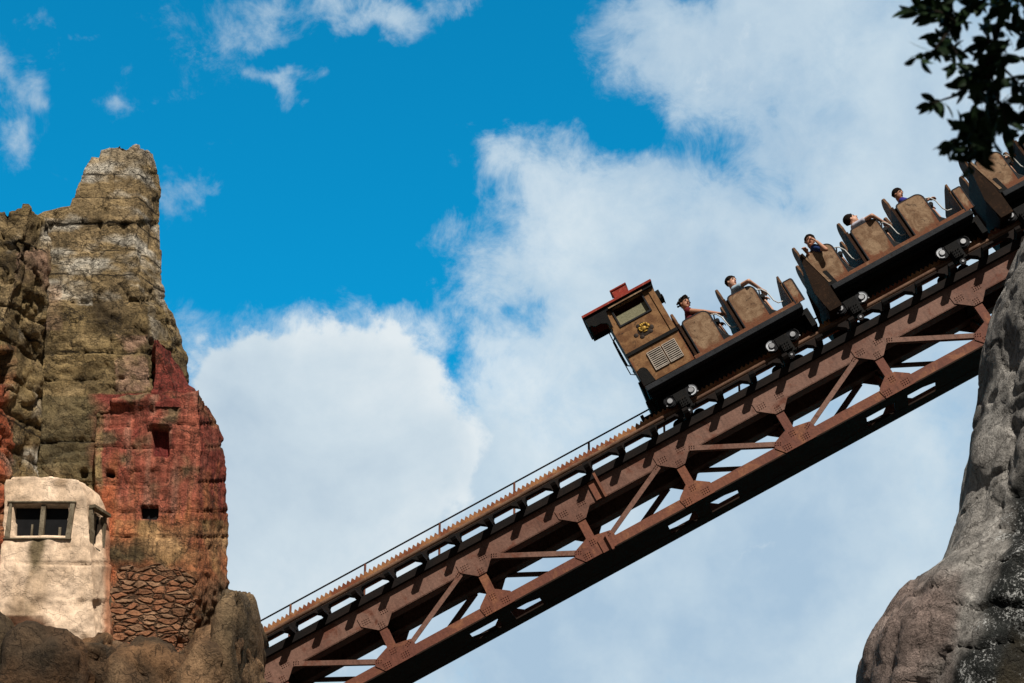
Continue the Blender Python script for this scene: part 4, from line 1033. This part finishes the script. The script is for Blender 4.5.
# --- grey cliff at the right
def right_cliff():
    Yc = 27.5
    prof = [(120,1110),(150,1085),(200,1048),(240,1023),(265,1013),(283,1009),(299,997),(325,991),(352,985),(389,983),(409,978),(438,973),(454,967),(480,963),(502,961),(538,950),(570,937),(591,909),(613,888),(632,874),(648,863),(660,860),(700,859),(760,855)]
    L = []
    for py, x in prof:
        p = px_on(x, py, Yc); L.append((p.z, p.x))
    res = .045; zt, zb = L[0][0], L[-1][0]; nz = int((zt-zb)/res); zs = [zt-(zt-zb)*i/nz for i in range(nz+1)]+[zb*(1-i/10) for i in range(1, 11)]
    def edge(z):
        if z <= zb: return L[-1][1]
        for (z1, x1), (z2, x2) in zip(L, L[1:]):
            if z2 <= z <= z1: return x1+(x2-x1)*(z1-z)/(z1-z2)
        return L[0][1]
    m = MB(); n = 150; xr = 12.5; ang = []
    for j in range(n):      # denser on the side that faces the camera
        a = j/n; ang.append(pi*(.62+.86*a*1.25) if a < .8 else pi*(1.695+.925*(a-.8)/.2))
    for z in zs:
        xl = edge(z); rx = (xr-xl)/2; cx = xl+rx; ry = min(3.2, rx*.9)
        for a in ang:
            ca, sa = cos(a), sin(a); ca = math.copysign(abs(ca)**.75, ca); sa = math.copysign(abs(sa)**.85, sa)
            m.v.append(V((cx+rx*ca, Yc+ry*sa, z)))
    for i in range(len(zs)-1):
        for j in range(n): m.f.append([i*n+j, i*n+(j+1)%n, (i+1)*n+(j+1)%n, (i+1)*n+j])
    b = len(m.v); c = sum(m.v[:n], V((0,0,0)))/n; m.v.append(c+V((0,0,.4)))
    for j in range(n): m.f.append([j, b, (j+1)%n])
    o = m.build('grey_cliff', greym)
    def disp(b, nn):
        x, y = proj(b); q = V((b.x*.9+b.z*.35, b.y*.9, b.z*.6-b.x*.2))
        g_ = V((b.x*1.15-b.z*.42, b.y*.8, b.z*.30+b.x*.1)); g_ = g_+noise.noise_vector(b*.5)*.25; d = .20*fr(g_*.9+V((1,2,3)), 2)+.16*(abs(noise.noise(g_*1.5+V((8,1,1))))-.2)+.05*fr(q*1.6, 4)+.015*fr(b*5.5, 4)+chisel(q, 1.6, .03, 5, .6)+chisel(q, 4.0, .012, 5, 1)
        d += crack_lines(V((b.x+b.z*.5, b.y, b.z-b.x*.6)), 1.0, .05, .12, 23)
        d -= .16*exp(-((x-972)/7)**2-((y-482)/14)**2)+.14*exp(-((x-1003)/8)**2-((y-345)/22)**2)
        edge_keep = min(1, max(.25, (-nn.y)+.45)); return nn*d*edge_keep
    def paint(b, nn):
        x, y = proj(b); f = fr(b*1.0+V((2,2,4)), 5); c = mixc((.27,.255,.235), (.13,.125,.118), .30+f*1.1); c = mixc(c, (.42,.40,.37), (fr(V((b.x*2.4-b.z*.8,b.y*2,b.z*.8))+V((7,7,7)), 4)-.05)*1.7)
        # pinkish brown foot
        c = mixc(c, (.24,.175,.15), min(min(.8, (y-560)/40), (958-x)/45+f*.6))
        ln = 1024-(y-360)*.0-max(0, (y-470))*.42        # long black damp stain
        k = (x-(1000-max(0,(y-500))*.28))/14+f*1.4
        if y > 440: c = mixc(c, (.018,.020,.019), min(k, (y-440)/50)*.95)
        c = mixc(c, (.050,.036,.016), min(min((x-(990+(683-y)*.25))/16, (y-610)/40), .8)+f*.5 if y > 600 and x > 985 else 0)
        return c
    def speck(b):
        x, y = proj(b); k = 0
        if y > 490: k = max(0, min(1, (x-(985-max(0,y-540)*.30))/10))*max(0, min(1, (y-485)/25))
        if x > 1000 and y > 620: k *= .35
        return k
    finish_rock(o, disp, paint, speck)
    tag(o, 'smooth grey rock cliff with black stains and white flecks at the right', 'cliff')
right_cliff()

# ------------------------------------------------------------------ overhanging tree, close by on the right
def tree():
    bark = worn('grey_brown_bark', (.06,.05,.038), (.035,.028,.02), None, 6, bumpd=.02)
    m, t, b = pbr('dark_green_leaf', .6, 0, .12); oi = t.node('ShaderNodeTexCoord')
    c = t.mix(t.noise(oi.outputs['Object'], 6, 3), (.007,.017,.007), (.018,.042,.012)); t.put(b.inputs['Base Color'], c)
    leafm = m; rr = random.Random(12)
    base = V((3.6, 4.0, 0)); root = empty('oak_tree', loc=base); tag(root, 'overhanging tree with small dark oval leaves at the upper right corner', 'tree')
    L = lambda p: V(p)-base
    tr = MB(); tr.tube([L(p) for p in [(3.6,4.0,0),(3.55,4.0,.8),(3.6,4.02,2.0),(3.5,4.1,3.4),(3.35,4.2,5.0),(3.1,4.1,6.8)]], [.34,.25,.22,.19,.15,.07], 14); tr.build('trunk', bark, root, smooth=True)
    def pw(x, y, d): r = ray(x, y); return CAM+r*d
    lb = MB()
    hang = [pw(1085,-150,6.0), pw(1040,-60,6.0), pw(1005,0,6.0), pw(990,60,6.0), pw(987,110,6.0), pw(978,150,6.0)]
    limb0 = V((3.35,4.2,5.0))
    lb.tube([L(limb0), L((2.9,4.7,5.6)), L(pw(1120,-230,6.0))]+[L(q) for q in hang], [.11,.08,.045,.028,.018,.011,.008,.006,.003], 8)
    limbs = [[(3.4,4.15,4.2),(4.4,4.0,5.6),(5.2,3.8,6.9)],[(3.2,4.15,6.0),(2.4,3.4,7.0),(1.4,2.7,7.5)],[(3.3,4.2,5.2),(2.6,4.0,6.6),(1.9,3.6,7.8)],[(3.1,4.1,6.8),(3.3,4.6,8.2)],[(3.3,4.2,5.4),(3.9,3.0,6.6),(3.8,2.2,7.3)]]
    for q in limbs: lb.tube([L(p) for p in q], [.10]+[.06]*(len(q)-2)+[.02], 8)
    tw = [[(1000,-10),(975,5),(955,22),(935,50),(916,59)],[(960,-14),(940,6),(924,16)],[(950,-20),(952,10),(944,34)],[(955,22),(940,12),(918,10)],[(955,22),(948,38),(958,55)],[(990,60),(972,80),(955,96),(930,104)],[(972,80),(966,70),(950,60)],
          [(988,40),(1005,70),(1024,88)],[(1000,20),(1020,35),(1034,30)],[(987,110),(968,128),(950,145)],[(983,130),(975,150),(968,168)],[(989,80),(1003,110),(1008,135)],[(990,100),(1010,120),(1030,118)],[(1005,0),(985,-12),(960,-8)],[(1030,-40),(1034,20),(1038,70),(1036,110)]]
    ends = []
    for q in tw:
        d0 = 6.0; pts = []
        for i, (x, y) in enumerate(q):
            pts.append(pw(x, y, d0+rr.uniform(-.06,.06)*(1+i)))
        lb.tube([L(p) for p in pts], [.006]+[.0045]*(len(q)-2)+[.002], 5); ends.append(pts)
    lb.build('limb', bark, root, smooth=True)
    lf = MB()
    def leaf(p, d, L_, w):
        d = d.normalized(); s = d.cross(V((rr.uniform(-1,1),rr.uniform(-1,1),rr.uniform(-1,1)))).normalized(); u = d.cross(s); k = rr.uniform(.0,.012)
        b0 = len(lf.v); prof = [(0,0),(.18,.55),(.42,1),(.68,.9),(.88,.5),(1,0)]
        cen = [p+d*L_*a+u*(-k*4*a*(a-.6)) for a, _ in prof]
        lf.v += cen; lf.v += [c+s*w*h+u*.15*w*h for c, (a, h) in zip(cen, prof)]; lf.v += [c-s*w*h+u*.15*w*h for c, (a, h) in zip(cen, prof)]
        for i in range(5):
            lf.f.append([b0+i, b0+6+i, b0+7+i, b0+i+1]); lf.f.append([b0+i, b0+i+1, b0+13+i, b0+12+i])
    def spray(pts, per, L0=.078, sp=.6):
        for a, c in zip(pts, pts[1:]):
            for k in range(per):
                p = a.lerp(c, rr.random()); d = (c-a).normalized()+V((rr.uniform(-1,1),rr.uniform(-.8,.8),rr.uniform(-1,.9)))*sp
                leaf(p, d, L0*rr.uniform(.7,1.15), L0*.15*rr.uniform(.8,1.25))
        leaf(pts[-1], (pts[-1]-pts[-2]), L0*1.1, L0*.15)
    dens = [9,9,9,8,7,8,8,10,10,12,12,10,10,9,14]
    for pts, n in zip(ends, dens): spray(pts, n, sp=.75 if n < 6 else 1.1)
    hp = hang[1:]
    spray(hp, 18, .075, 1.3)
    for (x, y, rx, ry, n) in ((990,55,18,38,34),(992,112,20,36,52),(975,142,18,20,34),(1018,10,16,24,20),(1030,118,12,26,20),(985,-5,26,14,26),(1054,0,26,60,90),(1060,-120,60,60,300)):
        for _ in range(n):
            a = rr.uniform(0, 2*pi); q = sqrt(rr.random()); p = pw(x+rx*q*cos(a), y+ry*q*sin(a), 6+rr.uniform(-.25,.25)); leaf(p, V((rr.uniform(-1,1),rr.uniform(-1,1),rr.uniform(-1.2,.8))), .075*rr.uniform(.7,1.15), .0125*rr.uniform(.8,1.25))
    # the unseen crown overhead, placed sunward to shade the hanging branch
    for cx, cy, cz, r_, n in ((2.6,3.6,7.6,1.3,1500),(1.5,2.8,7.7,1.0,1000),(3.9,3.6,7.6,1.4,1200),(3.8,2.3,7.4,1.1,900),(3.2,4.6,8.6,1.0,700),(5.2,3.8,7.0,1.1,700)):
        for _ in range(n):
            d = V((rr.gauss(0,1),rr.gauss(0,1),rr.gauss(0,.8))); d = d.normalized()*r_*rr.random()**.4; leaf(V((cx,cy,cz))+d, V((rr.uniform(-1,1),rr.uniform(-1,1),rr.uniform(-1.2,.6))), .10, .018)
    lf.v = [L(p) for p in lf.v]
    lf.build('foliage', leafm, root)
tree()
